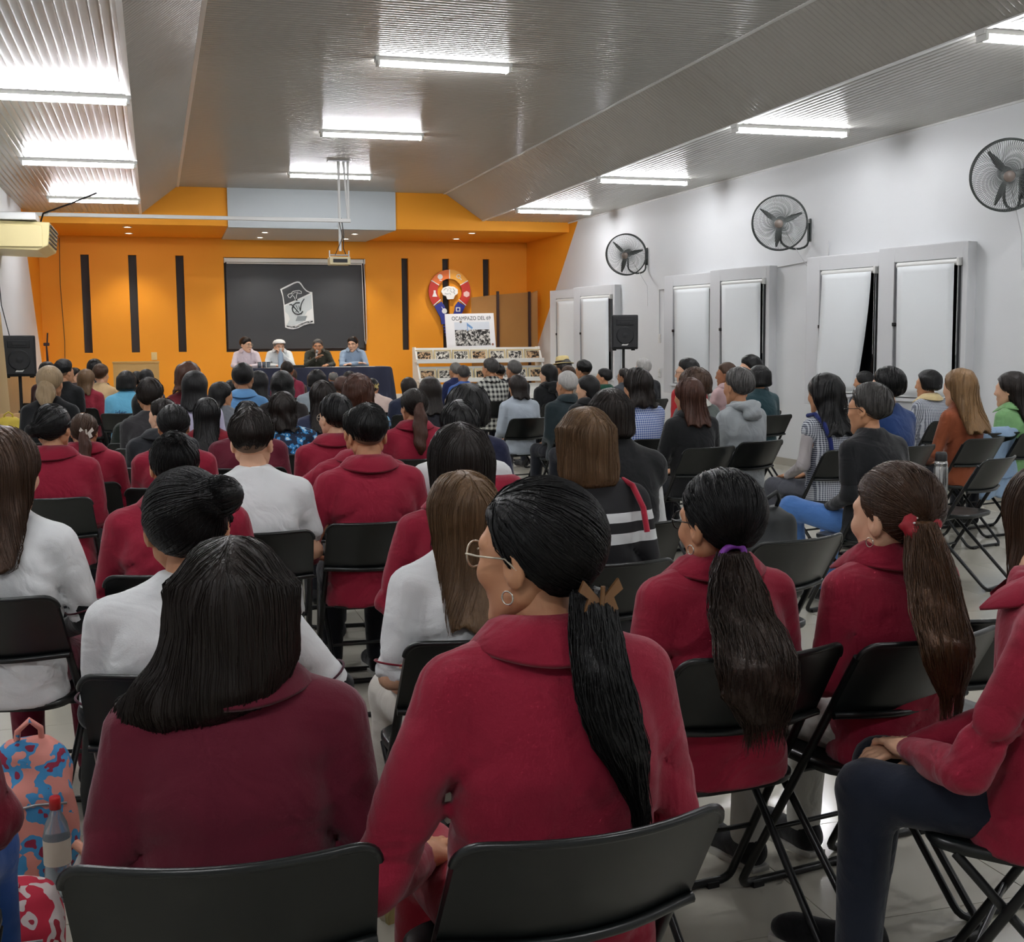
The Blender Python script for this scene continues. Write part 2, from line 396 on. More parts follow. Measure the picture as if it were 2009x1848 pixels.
def np_mesh(name, parts, slots=1):
    """parts: list of (V, faces[, material index]) joined into one mesh"""
    vs, loops, starts, tot, mi = [], [], [], [], []; off = 0; ls = 0
    for p in parts:
        V, Q = p[0], np.asarray(p[1]); m = p[2] if len(p) > 2 else 0
        if len(V) == 0: continue
        vs.append(V); loops.append((Q+off).ravel()); k = Q.shape[1]
        starts.append(ls+k*np.arange(len(Q))); tot.append(np.full(len(Q), k)); mi.append(np.full(len(Q), m) if np.isscalar(m) else m)
        ls += Q.size; off += len(V)
    V = np.concatenate(vs); L = np.concatenate(loops); S = np.concatenate(starts)
    me = bpy.data.meshes.new(name); me.vertices.add(len(V)); me.vertices.foreach_set('co', V.astype(np.float32).ravel())
    me.loops.add(len(L)); me.loops.foreach_set('vertex_index', L.astype(np.int32))
    me.polygons.add(len(S)); me.polygons.foreach_set('loop_start', S.astype(np.int32))
    me.polygons.foreach_set('material_index', np.concatenate(mi).astype(np.int32))
    me.polygons.foreach_set('use_smooth', np.ones(len(S), bool))
    me.update(calc_edges=True); me.validate()
    for _ in range(slots): me.materials.append(None)
    return me
def waves(P, f, seed):
    r = np.random.default_rng(seed); out = 0
    for i in range(4):
        k = r.normal(size=3)*f; k[2] *= 0.8; out = out+np.sin(P@k+r.uniform(0, 6.28))
    return out/4

# ---- head (skin) -----------------------------------------------------------
def head_sdf(P):
    X = P.copy(); X[..., 0] = np.abs(X[..., 0])
    f = ell(X, (0, -.010, .022), (.072, .091, .080))
    f = smin(f, ell(X, (0, .032, -.035), (.058, .058, .080)), .03)
    f = smin(f, cone(X, (.052, .0, -.055), (.012, .068, -.100), .017, .018), .025)
    f = smin(f, cone(X, (0, .030, -.07), (0, .072, -.098), .03, .018), .02)
    f = smin(f, cone(X, (0, .084, .012), (0, .103, -.026), .008, .011), .012)
    f = smin(f, ell(X, (.009, .095, -.030), (.009, .010, .008)), .008)
    f = smin(f, cone(X, (.012, .086, .022), (.045, .066, .020), .010, .009), .014)
    f = smin(f, ell(X, (.038, .066, -.025), (.020, .018, .018)), .02)
    f = np.maximum(f, -ell(X, (.031, .094, .004), (.015, .013, .010))*1.0)
    f = smin(f, ell(X, (.031, .074, .004), (.012, .012, .012)), .004)
    f = smin(f, ell(X, (0, .086, -.058), (.022, .012, .006)), .006)
    f = smin(f, ell(X, (0, .084, -.068), (.019, .012, .006)), .006)
    e = ell(X, (.076, -.010, -.012), (.010, .020, .031)); e = np.maximum(e, -ell(X, (.084, -.004, -.008), (.007, .010, .017)))
    return smin(f, e, .008)
def hand_parts():
    def fn(P):
        f = np.maximum(ell(P, (0, .045, 0), (.040, .052, .017)), -1)
        f = smin(f, cone(P, (0, -.02, 0), (0, .02, 0), .026, .028), .02)
        for i, (x, L) in enumerate(((-.030, .052), (-.010, .064), (.011, .068), (.031, .058))):
            a = (x, .085, .002); b = (x*1.1, .085+L*.5, -.006); c = (x*1.1, .085+L*.85, -.026)
            f = smin(f, chain(P, [a, b, c], [.0095, .0085, .0075], .006), .006)
        f = smin(f, chain(P, [(.030, .02, -.004), (.056, .05, -.014), (.058, .082, -.022)], [.013, .0105, .0085], .008), .012)
        return f
    return mesh_sdf(fn, (-.06, -.06, -.06), (.085, .18, .04), .0062)
HEAD = mesh_sdf(head_sdf, (-.10, -.12, -.14), (.10, .13, .12), .0055, 1)
HEAD_LO = mesh_sdf(head_sdf, (-.10, -.12, -.14), (.10, .13, .12), .0105, 1)
HAND = hand_parts()
HAND_LO = (HAND[0], HAND[1])

# ---- hair, in head coordinates ---------------------------------------------
def hairline(nape=-.075, temple=.045, front=.068):
    ys = np.array([-.2, -.10, -.045, -.02, .005, .04, .07, .09, .2]); zs = np.array([nape, nape, nape*.55, -.02, -.012, temple, front-.006, front, front])
    return ys, zs
def cap(P, off, nape=-.075, temple=.045, front=.068, noise=0.0, nf=60, seed=1, lift=0.0, soft=.014, thin=None):
    if thin is not None:          # cropped close round the edge, fuller on top
        t = np.clip((P[..., 2]-np.interp(P[..., 1], *hairline(nape, temple, front)))/thin, 0, 1); t = t*t*(3-2*t)
        f = ell(P, (0, -.012, .024+lift*.3), (.0755, .0945, .0835+lift*.6))-off*t*.85
    else: f = ell(P, (0, -.012, .024+lift*.3), (.073+off, .092+off, .081+off+lift))
    if noise: f = f+noise*waves(P, nf, seed)
    ys, zs = hairline(nape, temple, front)
    g_ = np.interp(P[..., 1], ys, zs)-P[..., 2]
    return -smin(-f, -g_, soft)
def curtain(P, L, w0, w1, drape=1.0, hd=.05, side=0.0, p=2.25, curl=0.0):
    """hair falling behind the head and over the back; L = length below head centre"""
    zz = [.085, .045, .0, -.06, -.11, -.16, -.22, -.30, -.40, -.55]
    yo_ = [-.075, -.102, -.112, -.112, -.115, -.125, -.150, -.180, -.195, -.20]
    pr = []
    for z, y in zip(zz, yo_):
        t = min(1, max(0, -z/max(L, .01))); w_ = (w0+(w1-w0)*t)*(.55 if z > .08 else .90 if z > .04 else 1); dd = hd*(1-.45*t) if z < -.08 else hd*(1.3 if z < .08 else .8)
        y = -.105+(y+.105)*drape if z < -.06 else y
        pr.append((z, w_, dd, y+dd, side*t*t))
    f = loft(P, pr, p)
    if curl: f = f+curl*np.sin(P[..., 2]*55+3*np.sin(P[..., 0]*30))
    return np.maximum(f, -L-P[..., 2]+.012*np.sin(P[..., 0]*70))
def hair_fn(style, q):
    sd = q.get('seed', 1)
    if style == 'short': return lambda P: cap(P, .014, q.get('nape', -.07), q.get('temple', .045), q.get('front', .068), noise=.003, nf=90, seed=sd, lift=q.get('lift', .006), thin=.06, soft=.006)
    if style == 'fade': return lambda P: cap(P, .020, -.03, .045, .072, noise=.004, nf=80, seed=sd, lift=.016, thin=.075, soft=.006)
    if style == 'buzz': return lambda P: cap(P, .005, -.065)
    if style == 'bald': return lambda P: np.maximum(cap(P, .008, -.065, .04, .05), -ell(P, (0, .03, .10), (.055, .10, .06)))
    if style == 'tight': return lambda P: cap(P, .012, -.112, noise=.0015, nf=110, seed=sd)
    if style == 'bun':
        bp = q.get('bun', (0, -.11, .05)); br = q.get('br', .04)
        return lambda P: smin(cap(P, .012, -.108, noise=.0015, nf=110, seed=sd), ell(P, bp, (br, br*.9, br*.85))+.004*waves(P, 90, sd), .012)
    if style == 'long':
        L, w0, w1 = q.get('L', .32), q.get('w0', .086), q.get('w1', .085)
        return lambda P: smin(cap(P, .017, -.08, .0, .075, noise=.002, nf=60, seed=sd), curtain(P, L, w0, w1, side=q.get('side', 0), curl=q.get('curl', 0)), .025)
    if style == 'bob':
        L = q.get('L', .14); rows = q.get('rows') or [(.05, .093, .085, -.022, 0), (-.03, .101, .088, -.026, 0), (-L*.55, .104, .087, -.030, 0), (-L*.8, .101, .082, -.033, 0), (-L*.93, .090, .070, -.035, 0), (-L, .066, .045, -.036, 0)]
        lump = q.get('lump')
        def fb(P):
            f = smin(cap(P, .02, -.08, .0, .075, noise=.002, nf=60, seed=sd), loft(P, rows, 2.3)+.003*waves(P, 60, sd), .03)
            if lump: f = smin(f, chain(P, [a[:3] for a in lump], [a[3] for a in lump], .02), .035)
            return f
        return fb
    if style == 'curly':
        L = q.get('L', .1)
        return lambda P: smin(cap(P, .035, -.09, .0, .075, noise=.010, nf=75, seed=sd), curtain(P, L, .10, .115, hd=.07)+.012*waves(P, 80, sd+3), .03)
    raise KeyError(style)
HB = ((-.16, -.30, -.60), (.16, .14, .17))
def hair_bounds(style, q):
    L = {'long': q.get('L', .32), 'bob': q.get('L', .14)+.03, 'curly': q.get('L', .1)+.02}.get(style, .11)
    return (-.22, -.26, -max(L, .11)-.03), (.16, .14, .17)
def trace(fn, seeds, steps, step, field, wob=0.0, rng=None, lift=.0015):
    """comb strands along a hair surface"""
    P = seeds.copy(); out = [P.copy()]; eps = .003
    def grad(P):
        g_ = np.stack([fn(P+np.eye(3)[i]*eps)-fn(P-np.eye(3)[i]*eps) for i in range(3)], -1)
        return g_/np.maximum(np.linalg.norm(g_, axis=-1, keepdims=True), 1e-6)
    for s in range(steps):
        n = grad(P); d = field(P, n); d = d-(d*n).sum(-1, keepdims=True)*n
        d = d/np.maximum(np.linalg.norm(d, axis=-1, keepdims=True), 1e-6)
        P = P+d*step
        if wob: P = P+rng.normal(size=P.shape)*wob
        P = P-np.clip(fn(P)-lift, -.006, .006)[:, None]*grad(P)
        out.append(P.copy())
    return np.stack(out, 1)          # strands x points x 3
def strand_tubes(S, r0, taper=.25, sides=3, rng=None):
    """thin tapered tubes round poly-lines"""
    n, m, _ = S.shape
    T = np.gradient(S, axis=1); T /= np.maximum(np.linalg.norm(T, axis=-1, keepdims=True), 1e-9)
    ref = np.array([.31, .77, .55]); A = np.cross(T, ref); A /= np.maximum(np.linalg.norm(A, axis=-1, keepdims=True), 1e-9); B = np.cross(T, A)
    rad = (r0 if np.isscalar(r0) else r0[:, None])*np.concatenate([np.ones(m-2), [.7, taper]])[None, :]
    rad = np.broadcast_to(rad, (n, m))
    V = np.stack([S+rad[..., None]*(A*math.cos(2*math.pi*k/sides)+B*math.sin(2*math.pi*k/sides)) for k in range(sides)], 2).reshape(-1, 3)
    i = np.arange(n)[:, None, None]; j = np.arange(m-1)[None, :, None]; k = np.arange(sides)[None, None, :]
    b = (i*m+j)*sides; b2 = (i*m+j+1)*sides; k2 = (k+1) % sides
    Q = np.stack([b+k, b+k2, b2+k2, b2+k], -1).reshape(-1, 4)
    return V, Q

# ---- clothed trunk, arms and legs, in body coordinates (seat at z .45, facing +y) ----
TORSO = [(.42, .150, .112, .005), (.50, .168, .126, -.005), (.60, .156, .116, -.018), (.72, .152, .110, -.024), (.84, .158, .110, -.022), (.92, .158, .102, -.012), (.975, .140, .088, .0), (1.015, .100, .072, .008), (1.05, .070, .062, .014), (1.075, .060, .055, .018)]
def arm_default(v):
    return {0: ((.205, .005, .695), (.09, .27, .585)), 1: ((.232, .035, .69), (.08, .25, .60)), 2: ((.192, .06, .685), (.11, .30, .60)), 3: ((.208, -.035, .70), (.12, .22, .585))}[v]
def jacket_fn(q):
    w = q.get('w', 1.0); fat = q.get('fat', 1.0); hem = q.get('hem', .43); sleeve = q.get('sleeve', 1.0); folds = q.get('folds', .004); sd = q.get('seed', 1)
    prof = [(z, a*w*(fat if z < .9 else 1), d*fat, y) for z, a, d, y in TORSO if z >= hem-.001]
    prof[0] = (hem,)+prof[0][1:] if prof[0][0] > hem else prof[0]
    ar = {}
    for s, key in ((-1, 'L'), (1, 'R')):
        e, wr_ = q.get(key) or arm_default(q.get('arm', 0))
        sg = s if e[0] > 0 and key not in q else 1
        ar[key] = (np.array((e[0]*(s if key not in q else 1), e[1], e[2])), np.array((wr_[0]*(s if key not in q else 1), wr_[1], wr_[2])), s)
    def fn(P):
        f = loft(P, prof, 2.5)
        for key, (e, wr_, s) in ar.items():
            sh = np.array((s*.160*w, -.004, .956))
            f = smin(f, cone(P, (s*.055, .008, 1.02), (s*.146*w, -.004, .970), .040, .054), .04)
            f = smin(f, cone(P, sh, sh+(e-sh)*min(1, sleeve*2), .057*fat**.5, (.057+(.049-.057)*min(1, sleeve*2))*fat**.5), .018)
            if sleeve > .5:
                b = e+(wr_-e)*(sleeve-.5)*2; f = smin(f, cone(P, e, b, .048*fat**.5, .038), .018)
        if folds:
            z = P[..., 2]; x = P[..., 0]; y = P[..., 1]
            ax = np.abs(x); rid = lambda a: 1-np.abs(np.sin(a))
            f = f+folds*1.6*(np.exp(-((z-.56)/.07)**2))*rid(z*30+3.0*np.sin(x*11+sd)+2*np.sin(x*5-sd))**3          # bunched waist
            f = f+folds*1.9*np.exp(-((z-.80+.9*(ax-.14))/.07)**2)*np.clip(ax/.10-.35, 0, 1)*rid(z*27+24*ax+sd+1.5*np.sin(y*20))**3   # from the armpits
            f = f+folds*1.6*np.exp(-((z-.72)/.08)**2)*np.clip((ax-.15)/.03, 0, 1)*rid(z*34-18*y+sd)**3             # elbow
            f = f+folds*.8*waves(P, 13, sd)
        return f
    return fn, ar
def legs_fn(q):
    kn = q.get('knees', {}); hp = q.get('hip', 1.0)
    def one(s):
        return kn.get('L' if s < 0 else 'R', ((s*.10, .40, .495), (s*.105, .42, .095)))
    def fn(P):
        f = ell(P, (0, .01, .50), (.15*hp, .105*hp, .075))
        for s in (-1, 1):
            k, a = one(s)
            f = smin(f, cone(P, (s*.075, .02, .505), k, .076, .064), .03)
            f = smin(f, cone(P, k, a, .064, .050), .03)
        return np.maximum(f+.003*waves(P, 22, 4), .07-P[..., 2])
    return fn, one
def core_fn(ar, sc=1.0, neck_r=.052, nx=0.0):
    """the body inside the clothes: neck, trunk and arms in one surface"""
    def fn(P):
        f = smin(cone(P, (0, .012, 1.00), (nx*.9, .030, 1.12), neck_r*1.12, neck_r), ell(P, (0, -.005, .92), (.14, .075, .11)), .04)
        f = smin(f, cone(P, (0, -.01, .9), (0, -.0, .52), .085, .10), .05)
        for key, (e, wr_, s) in ar.items():
            f = smin(f, chain(P, [(s*.13, 0, .955), e, wr_], [.040, .034, .026], .03), .03)
        return f
    return fn
def place_hand(ar, tmpl, sc=1.0):
    out = []
    for key, (e, wr_, s) in ar.items():
        d = wr_-e; d = d/np.linalg.norm(d); d2 = d*1.0; d2[2] *= (.3 if d[2] < .3 else .9); d2 /= np.linalg.norm(d2)
        up = np.array((0, 0, 1.0)); xr = np.cross(d2, up); xr /= np.linalg.norm(xr); up = np.cross(xr, d2)
        V = tmpl[0]*sc; V = V*np.array((-s, 1, 1)) if True else V
        W = wr_+V[:, :1]*xr+V[:, 1:2]*d2+V[:, 2:3]*up
        Q = tmpl[1] if s < 0 else tmpl[1][:, ::-1]
        out.append((W, Q))
    return out
def collar_mesh(q):
    """folded shirt collar round the neck, open at the throat"""
    st = q.get('stand', .0); n = 44; V = []
    rr = [(.058, 1.045, 0), (.062, 1.082+st, 0), (.068, 1.086+st, 0), (.090, 1.056+st*.5, 1), (.124, 1.016, 1), (.122, 1.008, 1), (.084, 1.042+st*.4, 1), (.062, 1.055, 0)]
    for i in range(n+1):
        a = math.radians(-90+(i/n-.5)*296); front = abs(i/n-.5)*2; cs, sn = math.cos(a), math.sin(a)
        for r, z, fall in rr:
            ext = 1+(.22*max(0, front-.72)/.28 if fall else 0); lift = .026*cs*cs*(1 if fall else .15)*(1 if sn < .3 else .6)
            V.append((cs*r*ext*1.04, .014+sn*r*ext*.92, z+lift-.030*front**2))
    m = len(rr); Q = [(i*m+k, i*m+(k+1) % m, (i+1)*m+(k+1) % m, (i+1)*m+k) for i in range(n) for k in range(m)]
    return np.array(V), np.array(Q)[:, ::-1]

# ------------------------------------------------------------------ windows and blinds on the right wall
M_dark = mat('night_glass', (8, 9, 11), 0.06, spec=0.6)
M_blind = mat('blind_fabric', (236, 240, 241), 0.75)
M_surr = mat('window_surround', (214, 215, 216), 0.55)
WIN = [(19.35+1.15, 18.17+1.2, 'stage end pair, farther one', 0, 0), (19.35, 18.17, 'stage end pair, nearer one', .01, 0), (15.85, 14.72, 'middle pair, farther one', 0, 0), (14.48, 13.40, 'middle pair, nearer one', .02, 0), (12.18, 11.10, 'pair nearest the camera, farther one', 0, -.20), (10.84, 9.80, 'pair nearest the camera, nearer one', .015, 0)]
for wi, (yl, yr, where, gap, skew) in enumerate(WIN):
    A = Vector((XR(yl)-.36, yl, 0)); B = Vector((XR(yr)-.12, yr, 0)); u = (B-A); W_ = u.length; u.normalize(); n = Vector((u.y, -u.x, 0))
    if n.x > 0: n = -n
    zt, zb = 2.42, .93
    root = empty_struct('window_%d' % (wi+1), A)
    Rm = Matrix((u, -n, Vector((0, 0, 1)))).transposed()
    root.rotation_euler = Rm.to_euler()
    # local: x along the window, y into the wall, z up
    s = MB(); dp = .34; ls, rs, ts = .20, .055, .15
    for x0, x1, z0, z1 in ((0, ls, .80, zt), (W_-rs, W_, .80, zt), (ls, W_-rs, zt-ts, zt), (ls, W_-rs, .80, zb)):
        s.box(((x0+x1)/2, dp/2, (z0+z1)/2), (x1-x0, dp, z1-z0))
    s.build('surround', M_surr, root, bevel=.006)
    fr = MB(); f = .035
    x0, x1, z0, z1 = ls, W_-rs, zb, zt-ts
    for a in ((x0, x0+f*1.3, z0, z1), (x1-f, x1, z0, z1), (x0, x1, z1-f, z1), (x0, x1, z0, z0+f)): fr.box(((a[0]+a[1])/2, .045, (a[2]+a[3])/2), (a[1]-a[0], .05, a[3]-a[2]))
    fr.box((x1-f*1.6, .03, (z0+z1)/2), (.012, .05, z1-z0))
    fr.build('window_frame', M_alu, root, bevel=.003)
    MB().box(((x0+x1)/2, .07, (z0+z1)/2), (x1-x0, .008, z1-z0)).build('pane', M_dark, root)
    MB().box(((x0+x1)/2, -.012, zb-.015), (x1-x0+.06, .05, .03)).build('window_sill', M_surr, root)
    k = MB().box((x0+.012, .004, 1.66), (.03, .035, .035)); k.box((x0+.035, -.012, 1.66), (.04, .014, .016)); k.build('latch', M_blk, root, bevel=.004)
    # blind
    bl = thing('roller_blind', 'white roller blind, window of the %s' % where + (', hanging askew' if skew else ''), 'blind', A, 0, 'white roller blinds on the right wall')
    bl.rotation_euler = root.rotation_euler
    bx0, bx1 = x0+.05, x1-.075+gap
    MB().tube([(bx0, -.0, z1-.035), (bx1+.02, -.0, z1-.035)], .03, 14).build('roller_tube', M_trim, bl)
    MB().box((bx1+.028, -.0, z1-.035), (.03, .07, .075)).build('end_bracket', M_whitepl, bl, bevel=.006)
    fb = MB(); nx, nz = 8, 18; V = []
    for j in range(nz+1):
        t = j/nz; z = z1-.035+(z0+.02-z1+.035)*t; sh = skew*t**1.5
        for i in range(nx+1):
            q = i/nx; x = bx0+.012+(bx1-bx0-.03)*q
            y = -.026+.02*t-.016*math.sin(math.pi*q)*math.sin(math.pi*t*.9)*(1+.3*wi % 2)-(.03*t*(1-q) if skew else .012*t*q)
            V.append((x+sh*(.35+.65*q), y, z))
    fb.add(V, [(j*(nx+1)+i, (j+1)*(nx+1)+i, (j+1)*(nx+1)+i+1, j*(nx+1)+i+1) for j in range(nz) for i in range(nx)], 0, True)
    fo = fb.build('fabric', M_blind, bl); sm_ = fo.modifiers.new('thick', 'SOLIDIFY'); sm_.thickness = .0015
    b0, b1 = Vector(V[nz*(nx+1)]), Vector(V[-1]); MB().tube([b0, b1], .009, 8).build('bottom_bar', M_trim, bl)
    cy = MB(); ch = [(bx1+.03, -.03, z1-.07+(zb+.5-z1)*t/10) for t in range(11)]; cy.tube(ch, .0018, 5); cy.build('chain', M_whitepl, bl)

# conduit and switches on the right wall
def on_right(y, z, off=.0): return Vector((XR(y)-off, y, z))
tag(MB().tube([on_right(16.75, 1.63, .012), on_right(16.75, 2.28, .012), on_right(15.95, 2.28, .012)], .009, 4).build('cable_duct', M_surr), 'thin white cable duct rising from the switch to the middle windows', 'cable duct')
tag(MB().tube([on_right(13.38, 2.40, .012), on_right(12.30, 2.44, .012), on_right(12.30, 2.62, .012)], .009, 4).build('cable_duct', M_surr), 'thin white cable duct between middle and nearest windows below the fan', 'cable duct')
for y, z, lb in ((16.75, 1.56, 'double white light switch at the foot of the duct on the right wall'), (16.75, 1.05, 'low white socket behind the right loudspeaker stand')):
    t = thing('wall_socket', lb, 'switch', on_right(y, z, .006)); MB().box((0, 0, 0), (.012, .08, .13)).build('plate', M_whitepl, t, bevel=.003)
    for dz in (-.028, .028): MB().box((-.009, 0, dz), (.008, .045, .04)).build('rocker', M_trim, t, bevel=.002)
t = thing('wall_socket', 'small cream wall switch on the orange wall beside the third black stripe', 'switch', (-.01, Y2-.006, 1.33)); MB().box((0, 0, 0), (.10, .012, .14)).build('plate', mat('cream_plastic', (226, 200, 140), .5), t, bevel=.003); MB().box((0, -.009, 0), (.05, .008, .07)).build('rocker', _M['cream_plastic'], t, bevel=.002)

# ------------------------------------------------------------------ wall fans
M_fan = mat('fan_grey', (62, 66, 64), 0.5, 0.3)
M_wire = mat('fan_wire', (120, 124, 122), 0.4, 0.6)
def wall_fan(c, nrm, rot, wall_pt, label):
    t = thing('wall_fan', label, 'fan', wall_pt, 0, 'black wall fans'); o = Vector(c)-Vector(wall_pt)
    n = Vector(nrm).normalized(); a = n.cross(Vector((0, 0, 1))).normalized(); b = a.cross(n)
    if b.z < 0: b = -b; a = -a
    Mx = Matrix((a, b, n)).transposed()
    P = lambda r, th_, h: o+a*(r*math.cos(th_))+b*(r*math.sin(th_))+n*h
    R = .30
    MB().tube([P(R, 2*math.pi*k/48, 0) for k in range(48)], .010, 6, closed=True).tube([P(R, 2*math.pi*k/48, -.06) for k in range(48)], .006, 5, closed=True).build('guard_ring', M_fan, t)
    cg = MB()
    for k in range(100):
        th_ = 2*math.pi*k/100
        cg.tube([P(.05, th_, .07), P(.18, th_+.10, .062), P(.27, th_+.16, .04), P(R, th_+.19, 0)], .0020, 3, cap=False)
        cg.tube([P(.07, th_, -.13), P(.20, th_, -.12), P(.28, th_, -.09), P(R, th_, -.05)], .0020, 3, cap=False)
    cg.build('wire_guard', M_wire, t)
    MB().lathe([(.0, .078), (.045, .074), (.05, .062), (.045, .055)], o, 20, 0, Mx).build('badge', mat('fan_badge', (120, 108, 100), .4), t)
    hb = MB().lathe([(0, .05), (.035, .05), (.05, .03), (.055, -.02), (.05, -.03)], o, 20, 0, Mx); hb.build('hub', M_fan, t)
    for k in range(3):
        bl = MB(); V = []
        for i in range(7):
            q = i/6; r = .045+.22*q; wd_ = .055+.035*math.sin(math.pi*min(1, q*1.1))-.03*q
            for s in (-1, 1):
                th_ = rot+2*math.pi*k/3+s*wd_/max(r, .06)/2*(.75); V.append(P(r, th_, s*.022*(1-.5*q)))
        bl.add(V, [(2*i, 2*i+1, 2*i+3, 2*i+2) for i in range(6)], 0, True)
        ob = bl.build('blade', M_fan, t); sm_ = ob.modifiers.new('thick', 'SOLIDIFY'); sm_.thickness = .004
    MB().lathe([(0, -.05), (.058, -.055), (.062, -.09), (.062, -.17), (.05, -.20), (0, -.205)], o, 20, 0, Mx).build('motor', M_fan, t)
    # J-shaped bracket to the wall
    mpt = o-n*.15; w0 = Vector((0, 0, 0))
    pts = [mpt+Vector((0, 0, -.05)), mpt+Vector((0, 0, -.20))]
    low = min(mpt.z, 0)-.27
    for k in range(1, 8):
        q = k/8; pts.append(Vector((mpt.x, mpt.y, 0)).lerp(Vector((-.03, 0, 0)), .5-.5*math.cos(math.pi*q))+Vector((0, 0, mpt.z-.20-.09*math.sin(math.pi*q))))
    pts += [Vector((-.03, 0, mpt.z-.20)), Vector((-.03, 0, .10))]
    MB().tube(pts, .013, 8).build('bracket_arm', M_fan, t)
    MB().box((-.012, 0, mpt.z*.5-.02), (.016, .05, .26)).build('wall_plate', M_fan, t, bevel=.004)
    cb = [mpt+Vector((.0, .0, -.1)), mpt+Vector((.05, .06, .02)), mpt+Vector((.10, .02, -.15)), Vector((-.01, -.02, -.45)), Vector((-.008, -.03, -.75))]
    MB().tube(cb, .004, 5).build('cable', M_surr, t)
def aim(c, to): return Vector(to)-Vector(c)
wall_fan((6.72, 16.9, 2.79), (-.55, -.80, -.22), 2.9, on_right(17.2, 2.80), 'black wall fan above the loudspeaker, smallest and farthest of the three')
wall_fan((6.72, 12.3, 2.81), (-.55, -.80, -.20), 2.75, on_right(12.7, 2.76), 'black wall fan above the middle windows, tilted down on a curved arm')
wall_fan((7.02, 8.9, 2.89), (-.45, -.87, -.25), 2.95, on_right(9.25, 2.86), 'black wall fan cut by the right edge, largest and nearest of the three')

# ------------------------------------------------------------------ loudspeakers on tripods
M_cab = mat('speaker_cabinet', (24, 25, 27), 0.65, bump=.15, bscale=300)
M_grille = mat('speaker_grille', (12, 13, 15), 0.5)
def loudspeaker(x, y, z, rz, side_txt, floor=0.0):
    st = thing('speaker_stand', 'black tripod stand under the %s loudspeaker' % side_txt, 'speaker stand', (x, y, 0), rz, 'loudspeaker tripods')
    MB().tube([(0, 0, .25), (0, 0, z+.02)], .019, 12).build('pole', M_blk, st); MB().tube([(0, 0, .22), (0, 0, z*.62)], .024, 12).build('lower_pole', M_blk, st)
    MB().lathe([(.0, z*.60), (.034, z*.60), (.034, z*.66), (0, z*.66)], n=14).build('collar', M_blk, st); MB().lathe([(0, .60), (.035, .60), (.035, .66), (0, .66)], n=14).build('collar', M_blk, st)
    for k in range(3):
        a = math.radians(90+120*k+20); c, s = math.cos(a), math.sin(a)
        lg = MB().tube([(c*.03, s*.03, .64), (c*.46, s*.46, .02)], .012, 8).build('leg', M_blk, st); MB().tube([(0, 0, .27), (c*.22, s*.22, .36)], .008, 6).build('brace', M_blk, st)
        MB().tube([(c*.45, s*.45, .03), (c*.475, s*.475, 0.0)], .017, 8).build('rubber_foot', M_grille, lg)
    sp = thing('loudspeaker', '%s black loudspeaker on a tripod with a white badge under its woofer' % side_txt, 'loudspeaker', (x, y, z), rz, 'loudspeakers')
    b = MB().prism([(-.185, .0), (.185, .0), (.13, .30), (-.13, .30)], (0, -.15, .0), (1, 0, 0), (0, 1, 0), (0, 0, 1), .47); b.build('cabinet', M_cab, sp, bevel=.015)
    g_ = MB().prism([(-.165, .025), (.165, .025), (.165, .445), (-.165, .445)], (0, -.153, 0), (1, 0, 0), (0, 0, 1), (0, -1, 0), .012).build('grille', M_grille, sp, bevel=.005)
    Rx = Matrix.Rotation(math.radians(90), 3, 'X')
    MB().lathe([(.115, 0), (.12, .010), (.105, .012), (.06, -.0), (.03, .008), (0, .011)], (0, -.160, .19), 28, 0, Rx).build('woofer', M_cab, sp)
    hn = MB().box((0, -.166, .37), (.24, .012, .085)).build('horn', M_cab, sp, bevel=.01); MB().box((0, -.174, .37), (.14, .006, .03)).build('throat', M_grille, hn, bevel=.004)
    bd = MB().prism([(-.05, -.012), (.03, -.012), (.05, .014), (-.03, .014)], (0, -.166, .065), (1, 0, 0), (0, 0, 1), (0, -1, 0), .003).build('badge', M_whitepl, sp)
    for s in (-1, 1): MB().box((s*.13, -.02, -.008), (.05, .06, .018)).build('rubber_foot', M_grille, sp, bevel=.004)
loudspeaker(6.23, 15.75, 1.41, math.radians(-14), 'right-hand')
loudspeaker(-1.51, 15.15, 1.17, math.radians(6), 'left-hand')
tag(MB().tube([(-1.58, 15.3, 1.45), (-1.72, 15.6, 2.0), (-1.76, 15.75, 2.55), (-1.78, 15.8, 2.75)], .006, 6).build('speaker_cable', M_blk), 'black cable rising from the left loudspeaker along the white wall', 'cable')

# ------------------------------------------------------------------ air conditioner under the left ceiling
ac = thing('air_conditioner', 'cream ceiling air conditioner with a louvred end at the upper left edge', 'air conditioner', (-1.62, 16.6, 2.68))
M_cream = mat('aged_plastic', (232, 216, 160), 0.45)
bx = MB(); bx.prism([(-.40, .10), (-.30, .02), (.30, .0), (.42, .06), (.45, .34), (-.40, .36)], (0, -.6, 0), (1, 0, 0), (0, 0, 1), (0, 1, 0), 1.3); bx.build('casing', M_cream, ac, bevel=.012)
for k in range(5): MB().box((.452-.006*k, .02, .30-.05*k), (.02, 1.16, .018)).build('louvre', mat('louvre_dark', (60, 58, 50), .5), ac)
MB().box((-.05, -.4, .40), (.7, .6, .08)).build('ceiling_bracket', M_trim, ac)
MB().box((0, -.62, .17), (.72, .02, .26)).build('front_cover', M_cream, ac, bevel=.008)
MB().tube([(.25, .3, .35), (.30, .45, .55), (.6, .7, .70), (.95, .9, .88)], .012, 6).build('hose', M_blk, ac)

